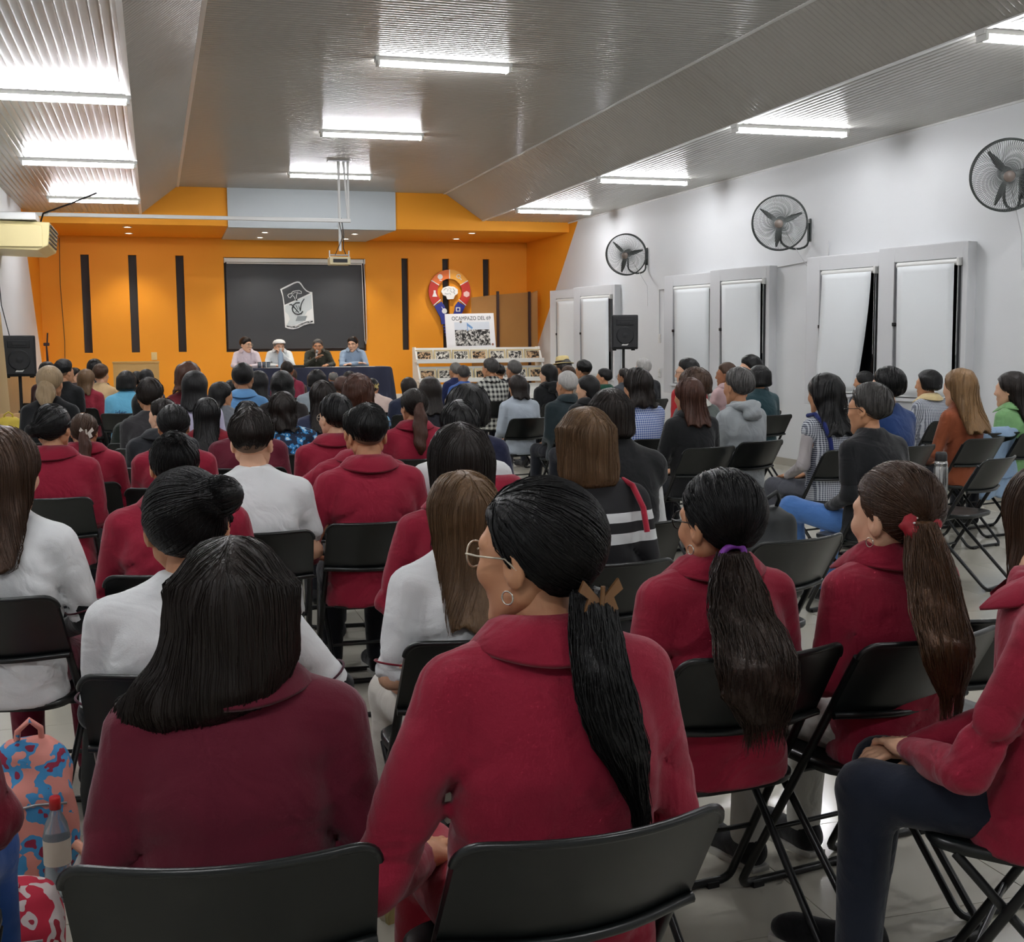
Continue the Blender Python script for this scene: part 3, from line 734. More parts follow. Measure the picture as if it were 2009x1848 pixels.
# ------------------------------------------------------------------ projector on its ceiling pole
PX, PY = 2.55, 17.2
pm = thing('projector_mount', 'white pipe frame hanging from the centre ceiling above the projector', 'projector mount', (PX, PY, HC))
MB().tube([(0, 0, 0), (0, 0, -1.24)], .020, 10).build('pole', M_trim, pm); MB().tube([(.07, 0, 0), (.12, 0, -.80)], .016, 10).build('side_pole', M_trim, pm); MB().tube([(.13, 0, .0), (.13, 0, -.80)], .016, 10).build('side_pole', M_trim, pm)
MB().box((0, 0, -.006), (.3, .14, .012)).build('ceiling_plate', M_alu, pm)
MB().tube([(.03, .02, -.78), (.06, .05, -1.0), (.05, .03, -1.2), (.09, .05, -1.3)], .006, 6).build('cable', M_blk, pm); MB().tube([(-.02, -.02, -.80), (.03, -.06, -1.05), (-.08, -.05, -1.30)], .005, 6).build('cable', M_blk, pm)
cj = MB(); cj.box(((XL+2.70)/2+.0, PY-.02, 3.232), (2.70-XL, .05, .05)); tag(cj.build('cable_tray', M_trim, bevel=.006), 'long white cable channel running level from the left wall to the projector pole', 'cable channel')
pj = thing('projector', 'beige ceiling projector hanging in front of the black banner', 'projector', (2.53, PY, 2.60))
MB().box((0, 0, .07), (.29, .24, .11)).build('casing', mat('projector_beige', (214, 200, 160), .5), pj, bevel=.012)
for s in (-1, 1): MB().box((s*.135, -.02, .165), (.012, .05, .10)).build('side_bracket', M_trim, pj)
MB().box((0, 0, .155), (.27, .10, .012)).build('mount_plate', M_alu, pj)
MB().lathe([(.035, 0), (.04, .03), (.03, .032), (.0, .026)], (-.07, .12, .075), 18, 0, Matrix.Rotation(math.radians(-90), 3, 'X')).build('lens', M_blk, pj)
MB().box((0, -.122, .07), (.2, .006, .05)).build('port_panel', M_grille, pj)

# ------------------------------------------------------------------ banner, screen case and emblem on the stage wall
M_banner = mat('banner_black', (58, 60, 63), 0.5, var=.12, vscale=1.2, stretch=(.4, 1, 3))
bn = thing('banner', 'dark grey banner with a white school crest filling the wall recess', 'banner', (2.55, Y2+.06, 1.42))
MB().box((0, 0, .82), (2.50, .01, 1.60)).build('cloth', M_banner, bn)
sc_ = thing('projection_screen', 'rolled-up white projection screen case along the top of the banner', 'screen', (2.55, Y2-.0, 3.03))
MB().box((-.01, .0, .02), (2.54, .07, .075)).build('case', M_whitepl, sc_, bevel=.012); MB().tube([(-1.24, -.02, -.035), (1.22, -.02, -.035)], .012, 8).build('weight_bar', M_trim, sc_)
for s in (-1, 1): MB().box((s*1.275, 0, .015), (.02, .08, .09)).build('end_cap', M_trim, sc_)
MB().tube([(1.22, -.03, 0), (1.235, -.03, -.7), (1.25, -.03, -1.45), (1.27, -.03, -1.52), (1.29, -.03, -1.42), (1.28, -.03, -.5), (1.26, -.03, 0)], .006, 6).build('pull_cord', M_trim, sc_)
ZK = .000693
def em(x, y): return (2.262+(x-425)*ZK-2.55, 2.535-(y-530)*ZK-1.42)
outl = [(425, 530), (620, 430), (800, 345), (880, 322), (940, 330), (990, 380), (1050, 480), (1120, 555), (1190, 595), (1272, 605), (1285, 1000), (1303, 1440), (1180, 1442), (1020, 1490), (880, 1560), (740, 1592), (620, 1578), (530, 1545), (515, 1200), (503, 930), (480, 720)]
inn = [(470, 550), (640, 470), (800, 385), (880, 360), (930, 372), (975, 420), (1040, 515), (1110, 585), (1215, 632), (880, 790), (530, 945), (515, 800), (495, 660)]
M_cw = mat('crest_white', (236, 240, 241), .5); M_cg = mat('crest_grey', (205, 215, 219), .5); M_cd = mat('crest_dark', (66, 69, 72), .5); M_ck = mat('crest_black', (25, 34, 38), .5)
def plate(pts, y, h, m, nm, par): return MB().prism([em(*p) for p in pts], (0, y, 0), (1, 0, 0), (0, 0, 1), (0, -1, 0), h).build(nm, m, par)
cr = plate(outl, -.006, .010, M_cw, 'crest', bn)
plate(inn, -.016, .003, M_cd, 'crest_field', cr)
plate([(545, 975), (900, 815), (1240, 665), (1255, 1040), (1120, 1120), (1060, 1220), (1000, 1400), (760, 1490), (570, 1480), (660, 1330), (620, 1200), (545, 1130)], -.016, .002, M_cg, 'crest_shade', cr)
plate([(562, 1492), (700, 1515), (830, 1500), (960, 1440), (1100, 1390), (1265, 1365), (1268, 1400), (1120, 1430), (980, 1480), (840, 1545), (700, 1560), (570, 1520)], -.018, .003, M_ck, 'motto_band', cr)
def stroke(pts, w_, m, nm, y=-.020):
    P2 = [em(*p) for p in pts]; MB().tube([(a, y, b) for a, b in P2], w_*ZK/2, 5).build(nm, m, cr)
stroke([(640, 740), (620, 690), (650, 660), (700, 650), (760, 590), (830, 575), (920, 560), (985, 595), (985, 640), (930, 640), (870, 640), (850, 700), (845, 780)], 20, M_cw, 'tree_outline')
stroke([(640, 740), (680, 765), (740, 690), (790, 740), (815, 810)], 20, M_cw, 'tree_outline')
stroke([(690, 650), (760, 660), (800, 620), (860, 620), (900, 600)], 14, M_cw, 'tree_outline')
stroke([(930, 890), (830, 895), (760, 950), (728, 1040), (745, 1120), (800, 1180), (880, 1200), (960, 1175), (1005, 1115)], 34, M_ck, 'letter_stroke')
stroke([(655, 945), (700, 930), (760, 985), (900, 1150)], 28, M_ck, 'letter_stroke'); stroke([(1055, 785), (1000, 860), (960, 960), (935, 1110)], 28, M_ck, 'letter_stroke')
stroke([(830, 960), (880, 1070), (905, 960), (935, 1080)], 20, M_ck, 'letter_stroke'); stroke([(830, 815), (870, 815)], 30, M_ck, 'letter_stroke'); stroke([(815, 1140), (840, 1100)], 16, M_ck, 'letter_stroke')
plate([(860, 1245), (1110, 1240), (1070, 1365), (805, 1372)], -.019, .002, mat('crest_mid', (140, 150, 154), .5), 'book', cr)
for a, b in (((625, 1532), (745, 1540)), ((780, 1530), (965, 1470)), ((985, 1462), (1130, 1412)), ((1155, 1402), (1210, 1392))): stroke([a, b], 14, M_cw, 'motto_line', -.022)

# light-bulb wall sign
bs = thing('bulb_sign', 'light-bulb shaped wall sign of coloured segments round a white brain', 'wall sign', (5.44, Y2, 2.50))
def arc_seg(a0, a1, r0, r1, m, nm, par, y=-.05, h=.03):
    n = 14; pts = [(r1*math.cos(math.radians(a0+(a1-a0)*i/n)), r1*math.sin(math.radians(a0+(a1-a0)*i/n))) for i in range(n+1)]+[(r0*math.cos(math.radians(a1+(a0-a1)*i/n)), r0*math.sin(math.radians(a1+(a0-a1)*i/n))) for i in range(n+1)]
    return MB().prism(pts, (0, y, 0), (1, 0, 0), (0, 0, 1), (0, -1, 0), h).build(nm, m, par)
M_so, M_sy, M_sr, M_sb = mat('sign_orange', (236, 120, 40), .45), mat('sign_yellow', (250, 180, 60), .45), mat('sign_red', (196, 48, 32), .45), mat('sign_blue', (38, 52, 150), .45)
segs = [arc_seg(a0, a1, .24, .41, m, 'segment', bs) for a0, a1, m in ((91, 149, M_so), (31, 89, M_sy), (152, 218, M_sr), (-38, 28, M_sr))]
for a in (90, 30, 150, 220, -40):
    c, s = math.cos(math.radians(a)), math.sin(math.radians(a)); MB().prism([(-.008, 0), (.008, 0), (.008, .175), (-.008, .175)], (c*.237, -.048, s*.237), (-s, 0, c), (c, 0, s), (0, -1, 0), .034).build('divider', M_cw, bs)
for s in (-1, 1):
    bl = MB().prism([(s*.165, -.19), (s*.30, -.28), (s*.24, -.40), (s*.185, -.50), (s*.17, -.62), (s*.03, -.62), (s*.04, -.50), (s*.09, -.36), (s*.10, -.28)][::s], (0, -.05, 0), (1, 0, 0), (0, 0, 1), (0, -1, 0), .03).build('segment', M_sb, bs)
for k in range(4): MB().box((0, -.06, -.665-.055*k), (.28-.03*k, .03, .035)).build('screw_thread', M_sb, bs, bevel=.006)
br = MB(); pts = []
for i in range(40):
    a = 2*math.pi*i/40; r = 1+.07*abs(math.sin(a*4.5)); pts.append((.155*r*math.cos(a), .095*r*math.sin(a)-(.05 if -2.0 < (a-2*math.pi) < -1.0 else 0)))
br = br.prism(pts, (0, -.05, .0), (1, 0, 0), (0, 0, 1), (0, -1, 0), .03).build('brain', M_cw, bs)
M_ln = mat('sign_line', (150, 155, 165), .5)
for ps in ([(-.12, .02), (-.08, .06), (-.03, .04), (-.05, .0)], [(-.02, .07), (.03, .05), (.01, .01), (.05, -.02)], [(.06, .06), (.1, .02), (.07, -.01), (.1, -.05)], [(-.1, -.03), (-.05, -.05), (0, -.03), (.02, -.06)]):
    MB().tube([(a, -.083, b) for a, b in ps], .004, 4).build('fold_line', M_ln, br)
def disc(x, z, r, m, nm, par, n=18, y=-.081): return MB().prism([(x+r*math.cos(2*math.pi*i/n), z+r*math.sin(2*math.pi*i/n)) for i in range(n)], (0, y, 0), (1, 0, 0), (0, 0, 1), (0, -1, 0), .004).build(nm, m, par)
disc(-.185, .275, .05, M_cw, 'globe_icon', bs); MB().box((-.175, -.083, .205), (.05, .004, .015)).build('globe_foot', M_cw, bs)
MB().tube([(.175+.035*math.cos(t), -.083, .285+.035*math.sin(t)) for t in np.linspace(0, 6.28, 16)], .008, 5).tube([(.2, -.083, .255), (.23, -.083, .215)], .01, 5).build('magnifier_icon', M_cw, bs)
MB().prism([(-.315, .02), (-.275, .02), (-.275, -.03), (-.245, -.10), (-.345, -.10), (-.315, -.03)], (0, -.081, 0), (1, 0, 0), (0, 0, 1), (0, -1, 0), .004).build('flask_icon', M_cw, bs)
MB().prism([(.27, -.02), (.33, .01), (.385, -.02), (.385, -.08), (.33, -.11), (.27, -.08)], (0, -.081, 0), (1, 0, 0), (0, 0, 1), (0, -1, 0), .004).build('book_icon', mat('sign_pink', (240, 205, 200), .5), bs)
disc(-.11, -.37, .05, M_cw, 'palette_icon', bs); MB().tube([(-.165, -.083, -.29), (-.12, -.083, -.36)], .007, 5).build('brush_icon', M_cw, bs)
MB().prism([(.115, -.30), (.20, -.30), (.20, -.38), (.115, -.38)], (0, -.081, 0), (1, 0, 0), (0, 0, 1), (0, -1, 0), .004).build('monitor_icon', M_cw, bs); MB().box((.157, -.087, -.34), (.05, .004, .045)).build('monitor_screen', M_sb, bs)

# ------------------------------------------------------------------ photo display, poster and folding screen
ds = thing('photo_display', 'white tiered display ledges full of framed photographs beside the table', 'display shelf', (5.56, 21.0, HP))
M_dw = mat('display_white', (232, 232, 226), .5)
for s in (-1, 1): MB().prism([(-.38, 0), (.30, 0), (.30, .98), (.12, .98), (-.38, .25)], (s*1.13, 0, 0), (0, 1, 0), (0, 0, 1), (1, 0, 0), .03*s).build('side_panel', M_dw, ds)
tiers = [(0.0, .74), (-.17, .41), (-.34, .10)]
for y, z in tiers:
    MB().box((0, y-.02, z-.025), (2.34, .20, .035)).build('ledge', M_dw, ds, bevel=.006); MB().box((0, y-.115, z-.005), (2.34, .02, .075)).build('ledge_lip', M_dw, ds, bevel=.005)
    MB().box((0, y+.13, z+.10), (2.26, .02, .26), M=Matrix.Rotation(math.radians(-14), 3, 'X')).build('back_board', M_dw, ds)
M_frame = mat('frame_wood', (206, 186, 140), .5)
for ti, (y, z) in enumerate(tiers[:2]):
    for k in range(7):
        if False: continue
        x = -1.0+k*.335+(.02 if ti else 0); rowt = ('upper', 'lower')[ti]
        nth = ('first', 'second', 'third', 'fourth', 'fifth', 'sixth', 'seventh')[k]
        fr = thing('picture_frame', 'framed black-and-white photograph, %s from the left on the %s ledge' % (nth, rowt), 'picture frame', (5.56+x, 21.0+y+.035, HP+z-.005), 0, 'framed photographs on the ledges')
        fr.rotation_euler = (math.radians(-14), 0, math.radians((k*37 % 7-3)*.5)); w2, h2 = .152, .20
        f = MB()
        for a in ((-w2, -w2+.022, 0, h2), (w2-.022, w2, 0, h2), (-w2, w2, h2-.022, h2), (-w2, w2, 0, .022)): f.box(((a[0]+a[1])/2, 0, (a[2]+a[3])/2), (a[1]-a[0], .018, a[3]-a[2]))
        f.build('border', M_frame, fr); mt = MB().box((0, .003, h2/2), (2*w2-.04, .006, h2-.04)).build('mount', mat('photo_mount', (225, 220, 205), .6), fr)
        MB().box((0, -.002, h2/2), (2*w2-.07, .006, h2-.065)).build('photograph', pattern_mat('photo_%d' % (k+7*ti), 'photo', (20, 17, 16), (228, 224, 214) if k % 3 else (206, 170, 130), k+7*ti+1), fr)
ps = thing('poster', 'white poster board titled OCAMPAZO DEL 69 standing on the photo ledges', 'poster', (5.49, 21.30, HP+.93)); ps.rotation_euler = (math.radians(-9), math.radians(-1), 0)
MB().box((0, 0, .325), (.91, .012, .66)).build('board', mat('poster_white', (240, 240, 242), .5), ps)
tmx = text_mesh('OCAMPAZO DEL 69', .102, 'title'); o = link('title', tmx, mat('poster_ink', (30, 34, 40), .6), ps, loc=(.03, -.0075, .565)); o.rotation_euler = (math.radians(90), 0, 0); o.scale = (.80, 1, 1)
ph = MB().prism([(-.29, .36), (.36, .36), (.36, .07), (-.29, .07)], (0, -.006, 0), (1, 0, 0), (0, 0, 1), (0, -1, 0), .002).build('crowd_photo', pattern_mat('poster_photo', 'photo', (35, 33, 32), (215, 213, 208), 5), ps)
MB().box((.035, -.007, .43), (.65, .002, .14)).build('photo_sky', mat('photo_sky', (214, 222, 232), .6), ps)
MB().prism([(-.06, .34), (-.06, .49), (.05, .40), (.03, .37), (-.05, .43), (-.045, .34)], (0, -.009, 0), (1, 0, 0), (0, 0, 1), (0, -1, 0), .002).build('photo_flag', mat('photo_flag', (112, 156, 206), .6), ps)
disc(-.17, .505, .022, mat('seal_grey', (130, 120, 110), .6), 'seal', ps, y=-.008); disc(.40, .085, .022, mat('seal_brown', (150, 110, 95), .6), 'seal', ps, y=-.008)
pts_ = thing('folding_screen', 'brown cardboard folding screen with dark posts behind the poster', 'folding screen', (6.35, 21.95, HP))
M_card = mat('cardboard', (176, 126, 66), .7, var=.08, vscale=3)
for x0, x1, y0, y1, zt in ((-.66, -.20, .12, -.02, 1.88), (-.18, .44, -.02, .06, 1.93), (.46, .60, .06, .0, 1.96)):
    a, b = Vector((x0, y0, .04)), Vector((x1, y1, .04)); d = (b-a); L_ = d.length; d.normalize(); MB().prism([(0, 0), (L_, 0), (L_, zt+.02), (0, zt-.03)], a, d, (0, 0, 1), Vector((-d.y, d.x, 0)), .025).build('panel', M_card, pts_)
for x, y in ((-.19, -.03), (.45, .05)): MB().box((x, y-.01, 1.0), (.045, .04, 2.0)).build('post', mat('post_dark', (48, 18, 12), .5), pts_)

# lectern box on the left of the stage
lc = thing('lectern', 'plain beige wooden lectern box standing at the left of the stage', 'lectern', (-.30, 20.9, HP)); M_lw = mat('lectern_beige', (196, 156, 92), .55, var=.06, vscale=4, stretch=(1, 1, .2))
MB().box((0, -.0, .38), (.66, .03, .76)).build('front_panel', M_lw, lc)
for s in (-1, 1): MB().box((s*.345, .2, .38), (.03, .44, .77)).build('side_panel', M_lw, lc)
MB().box((0, .2, .775), (.74, .46, .025)).build('top', M_lw, lc)
# boom stand in the left corner
ms = thing('microphone_stand', 'dark slim microphone stand in the left stage corner', 'microphone stand', (-1.64, 20.6, HP)); M_mst = mat('stand_maroon', (46, 16, 16), .4)
MB().tube([(0, 0, .02), (0, 0, 1.10)], .012, 8).build('pole', M_mst, ms); MB().tube([(-.0, 0, 1.08), (.03, -.0, .55)], .010, 8).build('boom', M_mst, ms); MB().box((0, 0, 1.08), (.09, .04, .05)).build('clamp', M_mst, ms, bevel=.01); MB().tube([(.01, 0, 1.08), (.025, 0, 1.26)], .012, 8).build('boom', M_mst, ms)
for k in range(3): a = 2.1*k; MB().tube([(0, 0, .12), (.28*math.cos(a), .28*math.sin(a), .01)], .009, 6).build('leg', M_mst, ms)
tag(MB().tube([(XL+.35, Y2-.02, 3.4), (XL+.33, Y2-.02, 2.6), (XL+.36, Y2-.02, 1.6), (XL+.34, Y2-.02, HP+.5)], .006, 5).build('hanging_cable', M_blk), 'black cable hanging down the left corner of the orange wall', 'cable')

# ------------------------------------------------------------------ speakers' table
TX0, TX1, TYF, TYB, TZ = 1.36, 3.74, 19.9, 20.55, HP+.67
tb = thing('conference_table', 'long table in front of the four speakers, hidden under a navy cloth', 'table', (2.55, 20.22, HP))
MB().box((0, 0, .645), (2.30, .60, .03)).build('tabletop', M_lw, tb)
for sx in (-1, 1):
    for sy in (-1, 1): MB().box((sx*1.08, sy*.24, .315), (.045, .045, .63)).build('leg', M_alu, tb)
M_navy = mat('navy_cloth', (17, 23, 50), .75, sheen=.3, bump=.1, bscale=30)
cl = MB(); n = 60; V = []
per = [(TX0, TYF), (TX1, TYF), (TX1, TYB), (TX0, TYB)]
def peri(t):
    t = (t % 1)*4; i = int(t); q = t-i; a, b = per[i], per[(i+1) % 4]; return a[0]+(b[0]-a[0])*q, a[1]+(b[1]-a[1])*q
ts = []
for i in range(4):
    for q in np.linspace(0, 1, 25)[:-1]: ts.append((i+q)/4)
for lv, z in enumerate((TZ, TZ-.03, TZ-.2, TZ-.4, TZ-.62)):
    for k, t in enumerate(ts):
        x, y = peri(t); cx, cy_ = (TX0+TX1)/2, (TYF+TYB)/2; e = .012*lv+.010*lv*math.sin(k*1.9)
        dx = (1 if x > cx else -1) if abs(x-TX0) < .01 or abs(x-TX1) < .01 else 0; dy = (1 if y > cy_ else -1) if abs(y-TYF) < .01 or abs(y-TYB) < .01 else 0
        V.append((x+dx*e, y+dy*e, z))
N = len(ts); F_ = [(l*N+k, (l+1)*N+k, (l+1)*N+(k+1) % N, l*N+(k+1) % N) for l in range(4) for k in range(N)]
cl.add(V, F_, 0, True); cl.add([V[k] for k in range(N)], [tuple(range(N))]); o = cl.build('tablecloth', M_navy); tag(o, 'dark navy tablecloth hanging to the platform in front of the speakers', 'tablecloth')
def bottle(x, y, z, h, r, label, body_m, cap_m, label_m=None, group=None):
    t = thing('water_bottle', label, 'bottle', (x, y, z), 0, group)
    MB().lathe([(0, 0), (r*.9, 0), (r, h*.03), (r, h*.28), (r*.93, h*.33), (r, h*.38), (r, h*.62), (r*.8, h*.74), (r*.38, h*.86), (r*.34, h*.92), (0, h*.92)], n=18).build('body', body_m, t)
    MB().lathe([(0, h*.88), (r*.42, h*.88), (r*.42, h*.98), (r*.36, h), (0, h)], n=14).build('cap', cap_m, t)
    if label_m: MB().lathe([(r*1.012, h*.36), (r*1.012, h*.60)], n=18).build('paper_label', label_m, t)
    return t
M_pet = mat('clear_plastic', (205, 222, 235), .12, trans=.75, spec=.5)
bottle(1.96, 20.02, TZ, .32, .045, 'tall pale blue water bottle on the navy table', mat('soda_blue', (190, 214, 238), .2, trans=.25), M_whitepl)
for k, (x, y) in enumerate(((1.62, 20.05), (1.70, 20.12), (1.76, 20.02))):
    t = thing('drinking_glass', 'clear drinking glass on the navy table, %s from the left' % ('first', 'second', 'third')[k], 'glass', (x, y, TZ), 0, 'glasses on the table'); MB().lathe([(0, .002), (.026, .002), (.032, .10), (.029, .10), (.024, .01), (0, .01)], n=16).build('cup', M_pet, t); MB().lathe([(0, .011), (.025, .011), (.028, .06), (0, .06)], n=16).build('water', M_pet, t)
tag(MB().box((2.20, 20.12, TZ+.02), (.30, .20, .04)).build('dark_folder', M_blk, bevel=.01), 'dark folder lying on the table beside the bottle', 'folder')
for k, (x, y, r) in enumerate(((1.85, 20.0, .1), (2.95, 20.05, -.1), (3.35, 20.1, .05))): tag(MB().box((x, y, TZ+.003), (.30, .21, .004), r).build('paper_sheet', mat('paper', (235, 235, 232), .7)), ('white sheets lying by the water bottle', 'white sheets in front of the speaker with the microphone', 'white sheets in front of the rightmost speaker')[k], 'paper')

# left side: wood panelling, leaning planks, chair with a yellow bag
M_wood = mat('pale_wood', (190, 152, 104), .5, var=.18, vscale=6, stretch=(1, 1, .15))
wp = struct(MB().box((XL+.02, 18.6, .60), (.04, 4.6, 1.2)).build('trim_6', M_wood))
for k in range(3):
    o = MB().box((0, 0, .95), (.14, .025, 1.9)).build('wood_plank', mat('plank_%d' % k, ((178, 148, 104), (160, 132, 92), (196, 166, 120))[k], .6, var=.2, vscale=8, stretch=(1, 1, .12))); o.location = (-1.83+.115*k, 14.35+.1*k, .0); o.rotation_euler = (math.radians(-3), math.radians(-6+1.5*k), 0)
    tag(o, ('leaning pale wooden plank at the left edge, outermost', 'leaning grey-brown wooden plank at the left edge, middle one', 'leaning light wooden plank at the left edge, beside the loudspeaker')[k], 'plank', 'planks leaning at the left edge')

# ------------------------------------------------------------------ folding chairs
M_seat = mat('chair_black', (15, 19, 19), 0.32, spec=0.5)
M_frm = mat('chair_tube', (20, 21, 22), 0.32, 0.2)
M_foot = mat('chair_foot', (14, 14, 14), 0.7)
def chair_meshes():
    W2 = .205
    def bend(p0, p1, p2, r=.04, n=5):
        a = (p0-p1).normalized(); b = (p2-p1).normalized()
        return [p1+a*r*(1-t)**2+b*r*t**2 for t in np.linspace(0, 1, n)]
    V3 = Vector; up = MB()
    tl, tr_ = V3((-W2, -.235, .755)), V3((W2, -.235, .755)); fl_, fr_ = V3((-W2, .21, .012)), V3((W2, .21, .012))
    pts = [tl]+bend(tl, fl_, fr_)+bend(fl_, fr_, tr_)+[tr_]
    up.tube(pts, .0115, 9)
    rl = MB(); w3 = W2-.026
    a, b, c, d = V3((-w3, .13, .425)), V3((-w3, -.29, .012)), V3((w3, -.29, .012)), V3((w3, .13, .425))
    rl.tube([a]+bend(a, b, c)+bend(b, c, d)+[d], .0105, 9)
    br = MB().tube([(-W2, .09, .215), (W2, .09, .215)], .007, 7)
    pv = MB().tube([(-W2, -.03, .415), (W2, -.03, .415)], .008, 7)
    # seat pan with a rolled edge
    st = MB(); n = 36; out = []
    for k in range(n):
        t = 2*math.pi*k/n; cx, sy = math.cos(t), math.sin(t); e = 2/4.2
        out.append((.188*math.copysign(abs(cx)**e, cx), .02+.19*math.copysign(abs(sy)**e, sy)))
    rings = [[(x*1.0, .02+(y-.02)*1.0, .425) for x, y in out], [(x*1.02, .02+(y-.02)*1.02, .432) for x, y in out], [(x*1.02, .02+(y-.02)*1.02, .444) for x, y in out], [(x*.98, .02+(y-.02)*.98, .450) for x, y in out], [(x*.85, .02+(y-.02)*.85, .444) for x, y in out], [(x*.4, .02+(y-.02)*.4, .441) for x, y in out]]
    vs = [p for r in rings for p in r]; st.add(vs, [(i*n+k, i*n+(k+1) % n, (i+1)*n+(k+1) % n, (i+1)*n+k) for i in range(5) for k in range(n)], 0, True)
    st.add(rings[0], [tuple(range(n))[::-1]]); st.add(rings[-1], [tuple(range(n))])
    # backrest: curved pressed panel, rounded ends, rolled lower lip
    bk = MB(); nu, nv = 30, 8; F, B = [], []; us = [math.sin(math.pi/2*(-1+2*i/30)) for i in range(31)]
    for j in range(nv+1):
        v = j/nv
        for i in range(nu+1):
            u = us[i]; e_ = max(0, abs(u)-.84)/.16
            zt = .792-.034*(1-math.sqrt(max(0, 1-e_*e_)))
            z = .600+(zt-.600)*v+.006*math.cos(u*1.5)*(1-v)*-1
            y = -.145-(z-.60)*.60-.062*(1-u*u)-.012*abs(u)**8
            x = u*(W2+.014)
            F.append((x, y+.006, z)); B.append((x, y-.006, z))
    m = nu+1; q = [(j*m+i, j*m+i+1, (j+1)*m+i+1, (j+1)*m+i) for j in range(nv) for i in range(nu)]
    bk.add(F, [f[::-1] for f in q], 0, True); bk.add(B, q, 0, True)
    rim = [i for i in range(m)]+[j*m+nu for j in range(1, nv+1)]+[nv*m+i for i in range(nu-1, -1, -1)]+[j*m for j in range(nv-1, 0, -1)]
    L = len(rim); bk.add([F[i] for i in rim]+[B[i] for i in rim], [(k, (k+1) % L, L+(k+1) % L, L+k) for k in range(L)], 0, True)
    lip = MB().tube([(p[0], p[1]-.008, p[2]-.002) for p in B[:m]], .0095, 8)
    topl = MB().tube([(F[nv*m+i][0], (F[nv*m+i][1]+B[nv*m+i][1])/2, F[nv*m+i][2]) for i in range(m)], .0075, 8)
    ft = MB().box((0, 0, .008), (.035, .035, .016))
    out = []
    for nm, mb, mt in (('front_frame', up, M_frm), ('rear_frame', rl, M_frm), ('front_brace', br, M_frm), ('seat_rail', pv, M_frm), ('seat', st, M_seat), ('backrest', bk, M_seat)):
        me = mb.mesh(nm); me.materials.append(mt); out.append((nm, me))
    subs = []
    for nm, mb in (('lower_lip', lip), ('upper_rim', topl)):
        me = mb.mesh(nm); me.materials.append(M_seat); subs.append((nm, me))
    fm = ft.mesh('rubber_foot'); fm.materials.append(M_foot)
    return out, subs, fm
CHP, CHS, CHF = chair_meshes()
def folding_chair(x, y, rz, label, z=0.0):
    t = thing('folding_chair', label, 'chair', (x, y, z), rz, 'black folding chairs')
    for nm, me in CHP:
        o = link(nm, me, None, t)
        if nm == 'backrest':
            for n2, m2 in CHS: link(n2, m2, None, o)
    for px, py in ((-.15, .21), (.15, .21), (-.13, -.29), (.13, -.29)): link('rubber_foot', CHF, None, t, loc=(px, py, 0))
    return t
